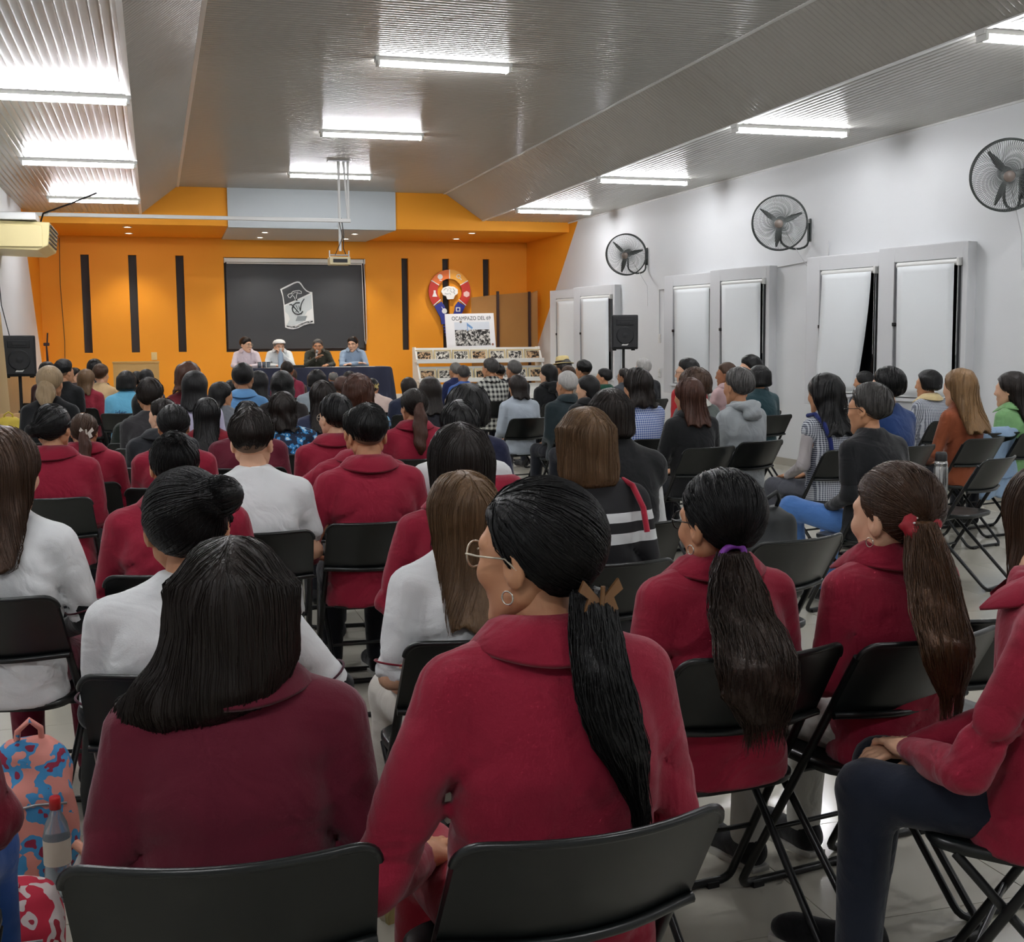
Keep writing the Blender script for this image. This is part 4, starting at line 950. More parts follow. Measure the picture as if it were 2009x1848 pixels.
POS = {
    'A1': (0.11, 2.03, 1.183, 0.98), 'A2': (0.60, 1.90, 1.282, 1.05), 'B1': (-0.45, 3.93, 1.263, 1.11), 'B2': (0.06, 2.88, 1.225, 1.14), 'B3': (0.75, 3.04, 1.172, 0.96), 
    'B4': (1.30, 2.65, 1.199, 1.07), 'B5': (1.78, 2.64, 1.199, 1.11), 'C2': (0.05, 4.14, 1.222, 0.90), 'C3': (0.36, 4.90, 1.236, 0.95), 'C4': (0.84, 5.02, 1.237, 0.91), 
    'C5': (0.93, 3.79, 1.247, 1.04), 'C6': (1.39, 3.87, 1.282, 0.95), 'C7': (1.78, 4.65, 1.311, 0.89), 'D1': (1.27, 5.15, 1.252, 0.97), 'D2': (1.60, 6.31, 1.269, 1.03), 
    'D3': (1.57, 7.58, 1.226, 0.96), 'D4': (0.93, 6.61, 1.227, 0.97), 'D5': (0.92, 5.72, 1.204, 0.92), 'D6': (0.52, 7.39, 1.169, 0.86), 'D7': (0.08, 6.54, 1.204, 0.93), 
    'D8': (0.03, 7.60, 1.185, 0.83), 'D9': (0.31, 8.05, 1.171, 0.88), 'D10': (-0.49, 6.30, 1.230, 0.97), 'D11': (-0.38, 6.93, 1.147, 0.82), 'E1': (-0.77, 9.85, 1.368, 1.09), 
    'E2': (-0.99, 14.68, 1.347, 1.07), 'E3': (-1.33, 16.71, 1.316, 1.07), 'E4': (-1.08, 18.15, 1.210, 0.94), 'E5': (-0.78, 15.17, 1.244, 1.01), 'E6': (-0.75, 16.75, 1.335, 1.08), 
    'E7': (-0.64, 15.72, 1.294, 1.05), 'E8': (-0.30, 13.78, 1.240, 0.98), 'E9': (-0.21, 15.34, 1.202, 0.93), 'E10': (-0.10, 14.81, 1.235, 0.97), 'E11': (-0.04, 9.02, 1.270, 1.02), 
    'E12': (-0.10, 9.55, 1.161, 0.85), 'E13': (0.53, 10.52, 1.201, 0.91), 'E14': (0.30, 10.03, 1.307, 1.06), 'E15': (0.30, 12.10, 1.332, 1.08), 'E16': (0.75, 11.10, 1.344, 1.09), 
    'E17': (0.78, 13.51, 1.130, 0.78), 'E18': (0.97, 12.16, 1.258, 1.01), 'E19': (1.05, 10.65, 1.285, 1.06), 'E20': (1.73, 16.86, 1.298, 1.06), 'E21': (1.90, 17.90, 1.166, 0.86), 
    'E22': (1.67, 13.20, 1.239, 0.98), 'E23': (2.40, 17.12, 1.137, 0.80), 'E24': (2.08, 13.56, 1.205, 0.93), 'E25': (1.73, 11.77, 1.195, 0.91), 'E26': (1.37, 8.57, 1.276, 1.00), 
    'E27': (2.20, 12.78, 1.153, 0.83), 'E28': (0.81, 8.22, 1.195, 0.95), 'E29': (1.19, 9.07, 1.241, 1.02), 'F1': (2.49, 12.28, 1.166, 0.86), 'F2': (2.18, 9.86, 1.233, 0.98), 
    'F3': (4.19, 17.23, 1.228, 0.97), 'F4': (3.90, 15.59, 1.219, 0.95), 'F5': (4.02, 14.68, 1.320, 1.07), 'F6': (4.82, 17.10, 1.185, 0.89), 'F7': (4.47, 15.17, 1.284, 1.04), 
    'F8': (3.35, 11.25, 1.202, 0.92), 'F9': (4.49, 13.79, 1.256, 0.99), 'F10': (5.12, 15.09, 1.304, 1.09), 'F11': (4.87, 14.16, 1.222, 0.95), 'F12': (3.62, 10.57, 1.241, 1.02), 
    'F13': (5.21, 14.57, 1.269, 1.02), 'F14': (3.63, 10.04, 1.220, 0.92), 'F15': (5.17, 13.72, 1.194, 0.90), 'F16': (5.87, 14.83, 1.165, 0.87), 'F17': (5.92, 14.30, 1.302, 1.05), 
    'F18': (3.47, 8.50, 1.314, 1.07), 'F19': (5.22, 11.44, 1.326, 1.08), 'F20': (4.05, 8.74, 1.287, 1.04), 'F21': (3.52, 7.69, 1.257, 1.01), 'F22': (5.99, 12.11, 1.272, 1.03), 
    'F23': (5.89, 11.36, 1.350, 1.09), 'F24': (5.66, 10.73, 1.268, 1.02), 'G1': (4.06, 8.01, 1.311, 1.13), 'G2': (4.29, 7.21, 1.287, 1.21), 'G3': (3.67, 5.71, 1.273, 1.10), 
    'G4': (4.81, 7.27, 1.313, 1.18), 'G5': (6.95, 10.92, 1.192, 0.90), 'G6': (6.64, 9.40, 1.235, 0.98), 'G7': (5.66, 7.64, 1.292, 1.30), 'G8': (6.37, 7.96, 1.253, 1.25), 
    
}

# ------------------------------------------------------------------ people
HC_ = dict(blk=(15, 14, 14), dk=(30, 23, 19), brn=(64, 44, 30), lbr=(98, 74, 50), gold=(126, 96, 62), grey=(112, 110, 106), wht=(176, 174, 170), dgr=(62, 60, 58), red=(66, 38, 26), pep=(84, 82, 80), blond=(150, 128, 98), wav=(82, 56, 36), dwv=(44, 31, 23))
def hair_mat(c):
    nm = 'hair_'+c
    if nm in _M: return _M[nm]
    m = mat(nm, HC_[c], .40, spec=.28, bump=.5, bscale=75, var=.4, vscale=55, stretch=(1.6, 1.6, .07)); return m
def cloth(c, kind=None):
    nm = 'cloth_%d_%d_%d' % c
    if nm in _M: return _M[nm]
    m = mat(nm, c, .85, spec=.2, sheen=.2, bump=.10, bscale=260, var=.05, vscale=9); nt = m.node_tree; b = nt.nodes['Principled BSDF']
    old = b.inputs['Normal'].links[0].from_node; mp = [n for n in nt.nodes if n.bl_idname == 'ShaderNodeMapping'][0]
    n = nt.nodes.new('ShaderNodeTexNoise'); n.inputs['Scale'].default_value = 7; n.inputs['Detail'].default_value = 2.5; n.inputs['Distortion'].default_value = 1.2; nt.links.new(mp.outputs[0], n.inputs['Vector'])
    bp = nt.nodes.new('ShaderNodeBump'); bp.inputs['Strength'].default_value = .5; bp.inputs['Distance'].default_value = .03; nt.links.new(n.outputs['Fac'], bp.inputs['Height']); nt.links.new(old.outputs[0], bp.inputs['Normal']); nt.links.new(bp.outputs[0], b.inputs['Normal'])
    return m
SKIN = {1: mat('skin_light', (226, 178, 146), .5, spec=.35, var=.04, vscale=20), 2: mat('skin_tan', (198, 144, 108), .5, spec=.35, var=.04, vscale=20), 3: mat('skin_brown', (160, 108, 78), .5, spec=.35, var=.04, vscale=20)}
MAR, DMAR, WHT, BLK, NAVY, GRY = (142, 26, 50), (96, 24, 42), (226, 228, 228), (22, 23, 25), (30, 50, 92), (150, 156, 158)
def stripes_mat(bands, base, line, nm):
    if nm in _M: return _M[nm]
    m = mat(nm, base, .85); nt = m.node_tree; b = nt.nodes['Principled BSDF']; tc = nt.nodes.new('ShaderNodeTexCoord'); sx = nt.nodes.new('ShaderNodeSeparateXYZ'); nt.links.new(tc.outputs['Object'], sx.inputs[0])
    r = nt.nodes.new('ShaderNodeValToRGB'); r.color_ramp.interpolation = 'CONSTANT'; r.color_ramp.elements.remove(r.color_ramp.elements[0]); r.color_ramp.elements[0].position = 0; r.color_ramp.elements[0].color = lin(base)
    for z0, z1 in bands:
        e = r.color_ramp.elements.new(z0); e.color = lin(line); e = r.color_ramp.elements.new(z1); e.color = lin(base)
    nt.links.new(sx.outputs['Z'], r.inputs[0]); nt.links.new(r.outputs[0], b.inputs['Base Color']); return m
_cache = {}
def cached(key, make):
    if key not in _cache: _cache[key] = make()
    return _cache[key]
def obj_mat(o, m, i=0):
    o.material_slots[i].link = 'OBJECT'; o.material_slots[i].material = m; return o
def R3(rz, rx=0.0, ry=0.0): return np.array((Matrix.Rotation(rz, 3, 'Z') @ Matrix.Rotation(rx, 3, 'X') @ Matrix.Rotation(ry, 3, 'Y')))
def down_field(part_x=0.0, back=.35):
    def f(P, n):
        nz = np.clip(n[..., 2:3], 0, 1)
        sgn = np.tanh((P[..., 0:1]-part_x)*60)
        return np.concatenate([sgn*.9*nz, -back*nz*np.ones_like(nz), -np.ones_like(nz)*(1.05-nz)], -1)
    return f
def to_point_field(tp):
    tp = np.array(tp)
    def f(P, n): d = tp-P; return d/np.maximum(np.linalg.norm(d, axis=-1, keepdims=True), 1e-6)
    return f
def shoe_mesh():
    def fn(P):
        f = smin(cone(P, (0, -.075, .045), (0, .10, .035), .040, .036), ell(P, (0, .12, .034), (.043, .055, .034)), .03)
        f = smin(f, cone(P, (0, -.07, .05), (0, -.06, .11), .036, .036), .03)
        return np.maximum(f, .004-P[..., 2])
    V, Q = mesh_sdf(fn, (-.07, -.15, -.02), (.07, .21, .17), .011, 1); return np_mesh('shoe', [(V, Q)])
SHOE = shoe_mesh()
SOLE = MB().prism([(-.03, -.11), (.03, -.11), (.044, .0), (.046, .12), (.02, .18), (-.02, .18), (-.046, .12), (-.044, 0)], (0, 0, 0), (1, 0, 0), (0, 1, 0), (0, 0, 1), .016).mesh('sole'); SOLE.materials.append(None)
HANDL = mesh_sdf(lambda P: hand_lo_fn(P), (-.06, -.06, -.06), (.085, .18, .04), .009) if False else None
def tail_part(rows, name, root, hc, hm, near, rng, wavy=0.0, nst=260):
    nst = int(nst*1.8)
    def fn(P): return loft(P, rows, 2.0)+.006*np.sin(P[..., 2]*60+P[..., 0]*40)*.5
    r = np.array(rows); lo = (r[:, 4]-r[:, 1]).min()-.04, (r[:, 3]-r[:, 2]).min()-.04, r[:, 0].min()-.02; hi = (r[:, 4]+r[:, 1]).max()+.04, (r[:, 3]+r[:, 2]).max()+.04, r[:, 0].max()+.02
    parts = [mesh_sdf(fn, lo, hi, .008 if near else .012)]
    if near:
        rs = r[np.argsort(-r[:, 0])]; m = 11; t = np.linspace(0, 1, m); zz = rs[0, 0]+(rs[-1, 0]-.03-rs[0, 0])*t
        S = []
        for k in range(nst):
            th_ = rng.uniform(0, 2*math.pi); q = math.sqrt(rng.uniform(.4, 1.25)); ph = rng.uniform(0, 6.28); L_ = rng.uniform(.6, 1.08); z0 = rng.uniform(0, .15)
            z = zz[0]+(zz-zz[0])*L_-z0*.1
            w = np.interp(-z, -rs[:, 0], rs[:, 1]); d = np.interp(-z, -rs[:, 0], rs[:, 2]); yc = np.interp(-z, -rs[:, 0], rs[:, 3]); xc = np.interp(-z, -rs[:, 0], rs[:, 4])
            w = np.maximum(w, .012); wob = wavy*np.sin(z*50+ph)+.004*np.sin(z*23+ph*2)
            S.append(np.stack([xc+w*q*math.cos(th_)+wob, yc+d*q*math.sin(th_)*1.02+wob*.4, z], -1))
        parts.append(strand_tubes(np.array(S), rng.uniform(.0006, .0017, nst)))
    o = link(name, np_mesh(name, parts), None, root, loc=hc); obj_mat(o, hm); return o

def person(key, X, Y, ztop, hs, a, near=False, base=0.0):
    rng = np.random.default_rng(abs(hash(key)) % 9999 if False else sum(ord(c)*(i+3) for i, c in enumerate(key)))
    style, q, hcol, skin, top, tcol, hyaw, label = a[:8]; ex = a[8] if len(a) > 8 else {}
    q = dict(q); q.setdefault('seed', int(rng.integers(1, 50)))
    byaw = ex.get('byaw'); byaw = math.radians(byaw) if byaw is not None else (.24 if X > 2.8 else -math.atan2(2.45-X, 22.5-Y)*.9)
    hs = min(1.16, hs*1.05)
    cb, sb = math.cos(byaw), math.sin(byaw)
    zt = ztop-base; s = min(1.13, max(.86, (zt-.205*hs-.45)/.625)); bw = ex.get('bw', 1.0)
    hy = ex.get('hy', .035); hcz = zt-.118*hs; hx_ = ex.get('hx', 0.0)
    rx, ry = X-(cb*hx_-sb*hy), Y-(sb*hx_+cb*hy)
    root = thing('person', label, 'person', (rx, ry, base), byaw, 'seated audience' if base == 0 else 'speakers at the table')
    jq = dict(arm=ex.get('arm', int(rng.integers(0, 4))), w=ex.get('w', 1.0), fat=ex.get('fat', 1.0), sleeve={'coat': .46, 'tee': .34, 'vest': .06}.get(top, 1.0), hem=ex.get('hem', .43))
    for k in ('L', 'R'):
        if k in ex: jq[k] = ex[k]
    jfn, ar = jacket_fn(dict(jq, seed=int(rng.integers(1, 30)), folds=.009 if near else .005))
    zs = lambda V: np.column_stack([V[:, 0]*bw, V[:, 1]*bw, .45+(V[:, 2]-.45)*s])
    # --- body: neck, trunk, arms, hands and head
    cfn = core_fn(ar, nx=hx_); Vc, Qc = mesh_sdf(cfn, (-.42, -.20, .38), (.42, .48, 1.16), .018 if near else .028)
    parts = [(zs(Vc), Qc)]
    hd = HEAD if near or base > 0 else HEAD_LO; tilt = math.radians(ex.get('tilt', -4)); roll = math.radians(ex.get('roll', 0))
    HR = R3(math.radians(hyaw), tilt, roll); hc = np.array((hx_, hy, hcz))
    parts.append((hd[0]*hs@HR.T+hc, hd[1]))
    if near or base > 0 or ex.get('hands'):
        for V, Q in place_hand(ar, HAND, 1.0): parts.append((zs(V), Q))
    else:
        for V, Q in place_hand(ar, HAND_C, 1.0): parts.append((zs(V), Q))
    o = link('body', np_mesh('body', parts), None, root); obj_mat(o, SKIN[skin])
    # --- upper garment
    tm_ = tcol if not isinstance(tcol, tuple) else cloth(tcol)
    nmj = {'jacket': 'jacket', 'coat': 'white_coat', 'tee': 't_shirt', 'vest': 'vest', 'shirt': 'shirt', 'sweater': 'sweater', 'hoodie': 'hoodie'}[top]
    if near or 'L' in ex or 'R' in ex or base > 0:
        me = np_mesh(nmj, [mesh_sdf(jfn, (-.46, -.26, jq['hem']-.03), (.46, .46, 1.12), .014 if near else .019)])
    else:
        me = cached(('top', jq['arm'], jq['sleeve'], jq['w'], jq['fat'], jq['hem']), lambda: np_mesh(nmj, [mesh_sdf(jfn, (-.40, -.24, .40), (.40, .40, 1.12), .021)]))
    jo = link(nmj, me, None, root, loc=(0, 0, .45*(1-s))); jo.scale = (bw, bw, s); obj_mat(jo, tm_)
    if top in ('jacket', 'shirt') and not ex.get('nocollar'):
        st = ex.get('stand', .0); cm = cached(('collar', st, near), lambda: np_mesh('collar', [collar_mesh(dict(stand=st))]))
        o = link('collar', cm, None, jo); obj_mat(o, cloth(ex['ccol']) if 'ccol' in ex else tm_)
    if top in ('coat', 'tee', 'vest') and 'under' in ex:
        def ufn(P):
            f = None
            for k, (e, w_, sd) in ar.items():
                g_ = chain(P, [(sd*.165, 0, .945), e, w_], [.044, .043, .034], .03); f = g_ if f is None else np.minimum(f, g_)
            return f
        o = link('undersleeves', np_mesh('undersleeves', [mesh_sdf(ufn, (-.46, -.2, .45), (.46, .46, 1.05), .013 if near else .019)]), None, jo); obj_mat(o, cloth(ex['under']))
    if 'trim' in ex:
        for k, (e, w_, sd) in ar.items():
            sh = Vector((sd*.160*jq['w'], -.004, .956)); ev = Vector(e); ax = (ev-sh).normalized(); c = sh+(ev-sh)*.84; u1 = ax.orthogonal().normalized(); u2 = ax.cross(u1)
            rb = .0535*jq['fat']**.5
            o = MB().tube([c+(u1*math.cos(t)+u2*math.sin(t))*rb for t in np.linspace(0, 2*math.pi, 33)[:-1]], .0032, 5, closed=True).build('sleeve_trim', cloth(ex['trim']), jo)
    if 'hood' in ex:
        def hfn(P): return smin(ell(P, (0, -.115, 1.0), (.085, .05, .075))+.012*np.sin(P[..., 2]*55+np.abs(P[..., 0])*30)*.5, chain(P, [(-.10, .03, 1.035), (-.085, -.07, 1.045), (0, -.10, 1.05), (.085, -.07, 1.045), (.10, .03, 1.035)], [.022, .028, .03, .028, .022]), .03)
        o = link('hood', np_mesh('hood', [mesh_sdf(hfn, (-.16, -.2, .88), (.16, .1, 1.12), .012)]), None, jo); obj_mat(o, tm_)
    # --- trousers and shoes
    lm = cloth(ex.get('legs', (30, 32, 40)))
    if 'knees' in ex:
        lfn, one = legs_fn(dict(knees=ex['knees'])); me = np_mesh('trousers', [mesh_sdf(lfn, (-.75, -.55, .03), (.75, .75, .75), .017)])
    else:
        lfn, one = legs_fn({}); me = cached(('legs', near), lambda: np_mesh('trousers', [mesh_sdf(lfn, (-.30, -.20, .03), (.30, .52, .62), .014 if near else .022)]))
    o = link('trousers', me, None, root); obj_mat(o, lm)
    for sd in (-1, 1):
        k_, an = one(sd); sh_ = link('shoe', SHOE, None, root, loc=(an[0], an[1]+.055, max(0, an[2]-.095))); obj_mat(sh_, cloth(ex.get('shoes', (30, 30, 32))))
        if 'shoe_rot' in ex: sh_.rotation_euler = (0, 0, math.radians(ex['shoe_rot'])); sh_.location = (an[0]-.055*math.sin(math.radians(ex['shoe_rot'])), an[1]+.055*math.cos(math.radians(ex['shoe_rot'])), max(0, an[2]-.095))
        if near: so_ = link('sole', SOLE, None, sh_, loc=(0, -.005, 0)); obj_mat(so_, cloth((200, 198, 190)))
    # --- hair
    hm = hair_mat(hcol); fn = hair_fn(style, q); lo, hi = hair_bounds(style, q)
    mid = not near and base == 0 and Y < 9.2 and style not in ('buzz', 'bald')
    if near or mid:
        parts = [mesh_sdf(fn, lo, hi, .008 if near else .0105)]
        V = parts[0][0]; ns = int(ex.get('strands', 420)*1.5) if near else 170
        if style in ('tight', 'bun'):
            tp = np.array(ex.get('tie', q.get('bun', (0, -.11, -.05)))); fld = to_point_field(tp); sel = V[(V[:, 2] > -.08)]; steps, st_ = 6, .018
        else: fld = down_field(ex.get('part', .0)); sel = V; steps, st_ = 7, .024 if style in ('long', 'bob') else .009
        S = trace(fn, sel[rng.integers(0, len(sel), ns)], steps, st_, fld, .0006, rng, lift=.0012)
        dv = np.abs(np.stack([fn(S[:, i]) for i in range(S.shape[1])], 1)).max(1); S = S[dv < .006]
        parts.append(strand_tubes(S, rng.uniform(.0005, .0013, len(S)) if near else rng.uniform(.001, .0025, len(S))))
        me = np_mesh('hair', parts)
    else:
        me = cached(('hair', style, tuple(sorted((k, round(v, 2) if isinstance(v, float) else v) for k, v in q.items() if k not in ('seed', 'rows', 'lump'))), q['seed'] % 3), lambda: np_mesh('hair', [mesh_sdf(fn, lo, hi, .0105)]))
    ho = link('hair', me, None, root, loc=tuple(hc)); ho.scale = (hs, hs, hs); ho.rotation_euler = Matrix(HR).to_euler(); obj_mat(ho, hm)
    if style == 'fade':
        f2 = lambda P: cap(P, .0035, -.07, .035, .06); me2 = cached('fade_under', lambda: np_mesh('hair_fade', [mesh_sdf(f2, (-.12, -.14, -.11), (.12, .14, .13), .01)])); o = link('shaved_sides', me2, None, ho); obj_mat(o, mat('stubble', (112, 86, 66), .6, var=.2, vscale=120))
    if 'tail' in ex:
        tail_part(ex['tail'], 'ponytail', root, tuple(hc), hair_mat(ex.get('tailcol', hcol)), near, rng, ex.get('wavy', 0.0), ex.get('nst', 260))
    if 'tie_ring' in ex:
        p, r, rr, c = ex['tie_ring']; sc_r = MB().tube([(p[0]+r*math.cos(t), p[1]+.4*r*math.sin(t), p[2]+.25*r*math.cos(t)+.55*r*math.sin(t)) for t in np.linspace(0, 2*math.pi, 25)[:-1]], [rr*(1+.25*math.sin(i*2.4)) for i in range(24)] if ex.get('scrunch') else rr, 8, closed=True).build('hair_tie', mat('tie_%d_%d_%d' % c, c, .6), root, loc=tuple(hc))
        if ex.get('scrunch'):
            dm = MB()
            for i in range(9):
                t = 2*math.pi*i/9; c0 = Vector((p[0]+r*math.cos(t), p[1]+.4*r*math.sin(t)-rr, p[2]+.25*r*math.cos(t)+.55*r*math.sin(t)+rr*.4*math.sin(i*2.1))); dm.lathe([(0, -.003), (.0035, -.002), (.004, 0), (.0035, .002), (0, .003)], c0, 8)
            dm.build('dots', M_whitepl, sc_r, kind='stuff')
    if 'clip' in ex:
        p, c = ex['clip']; m_ = mat('clip_%d_%d_%d' % c, c, .3, spec=.6)
        cl_ = MB().prism([(-.004, 0), (-.03, .030), (-.038, .012), (-.022, .0), (-.03, -.02), (-.012, -.03), (-.003, -.008)], p, (1, 0, 0), (0, 0, 1), (0, -1, 0), .006).prism([(.004, 0), (.03, .030), (.038, .012), (.022, .0), (.03, -.02), (.012, -.03), (.003, -.008)][::-1], p, (1, 0, 0), (0, 0, 1), (0, -1, 0), .006).tube([(p[0], p[1]-.006, p[2]-.02), (p[0], p[1]-.012, p[2]+.02)], .004, 6).build('hair_clip', m_, root, loc=tuple(hc))
    if 'band' in ex:
        o = MB().tube([(.086*math.cos(t), .01, .03+.088*math.sin(t)) for t in np.linspace(0, math.pi, 20)], .012, 6).build('headband', cloth(ex['band']), ho)
    if ex.get('glasses'):
        gm = mat('glasses_'+ex['glasses'], (200, 190, 170) if ex['glasses'] == 'gold' else (26, 24, 24), .3, .6); g_ = MB()
        for sd in (-1, 1):
            g_.tube([(sd*.032+.024*math.cos(t), .099-.006*abs(math.cos(t)), .002+.020*math.sin(t)) for t in np.linspace(0, 2*math.pi, 21)[:-1]], .0017, 5, closed=True); g_.tube([(sd*.056, .095, .006), (sd*.078, .055, .006), (sd*.083, .0, .004), (sd*.083, -.02, -.012)], .0016, 5)
        g_.tube([(-.008, .110, .006), (.008, .110, .006)], .0017, 5)
        o = g_.build('glasses', gm, root, loc=tuple(hc)); o.scale = (hs, hs, hs); o.rotation_euler = Matrix(HR).to_euler()
    if ex.get('earring'):
        sd = -1 if ex['earring'] == 'L' else 1
        o = MB().tube([(sd*.088, -.004+.010*math.cos(t), -.052+.010*math.sin(t)) for t in np.linspace(0, 2*math.pi, 15)[:-1]], .0014, 5, closed=True).build('earring', mat('silver', (210, 205, 195), .25, .9), root, loc=tuple(hc)); o.scale = (hs, hs, hs); o.rotation_euler = Matrix(HR).to_euler()
    if ex.get('face'):
        fr = lambda mb, nm, m_: (lambda o: (setattr(o, 'scale', (hs, hs, hs)), setattr(o, 'rotation_euler', Matrix(HR).to_euler())))(mb.build(nm, m_, root, loc=tuple(hc)))
        for sd in (-1, 1):
            fr(MB().lathe([(0, -.004), (.007, -.003), (.0095, 0), (.007, .003), (0, .004)], (sd*.031, .083, .004), 10), 'eye', mat('eye_dark', (40, 30, 26), .2))
            fr(MB().tube([(sd*.014, .096, .023), (sd*.031, .092, .027), (sd*.047, .078, .022)], .0042, 6), 'eyebrow', hair_mat(hcol if hcol != 'wht' else 'grey'))
        fr(MB().tube([(-.022, .088, -.063), (0, .099, -.064), (.022, .088, -.063)], .003, 6), 'mouth', mat('lip', (140, 74, 66), .5))
    if not ex.get('nochair'):
        short = label.replace('person ', '', 1)
        cx_, cy_, cr_ = ex.get('chair', (rx-sb*.06, ry+cb*.06, math.degrees(byaw)+ex.get('cyaw', 0)))
        ch = folding_chair(cx_, cy_, math.radians(cr_), 'black folding chair under person '+short, base)
    return root, jo
HAND_C = mesh_sdf(lambda P: (lambda f: f)(smin(smin(ell(P, (0, .045, 0), (.040, .052, .019)), chain(P, [(.030, .02, -.004), (.056, .05, -.014), (.058, .082, -.022)], [.014, .012, .010], .008), .012), np.minimum.reduce([chain(P, [(x, .085, .002), (x*1.15, .085+L*.5, -.006), (x*1.15, .085+L*.85, -.026)], [.010, .0095, .009], .006) for x, L in ((-.031, .052), (-.0105, .064), (.0115, .068), (.033, .058))]), .005)), (-.06, -.04, -.06), (.085, .18, .04), .0105, 1)
P_ = lambda *a: a
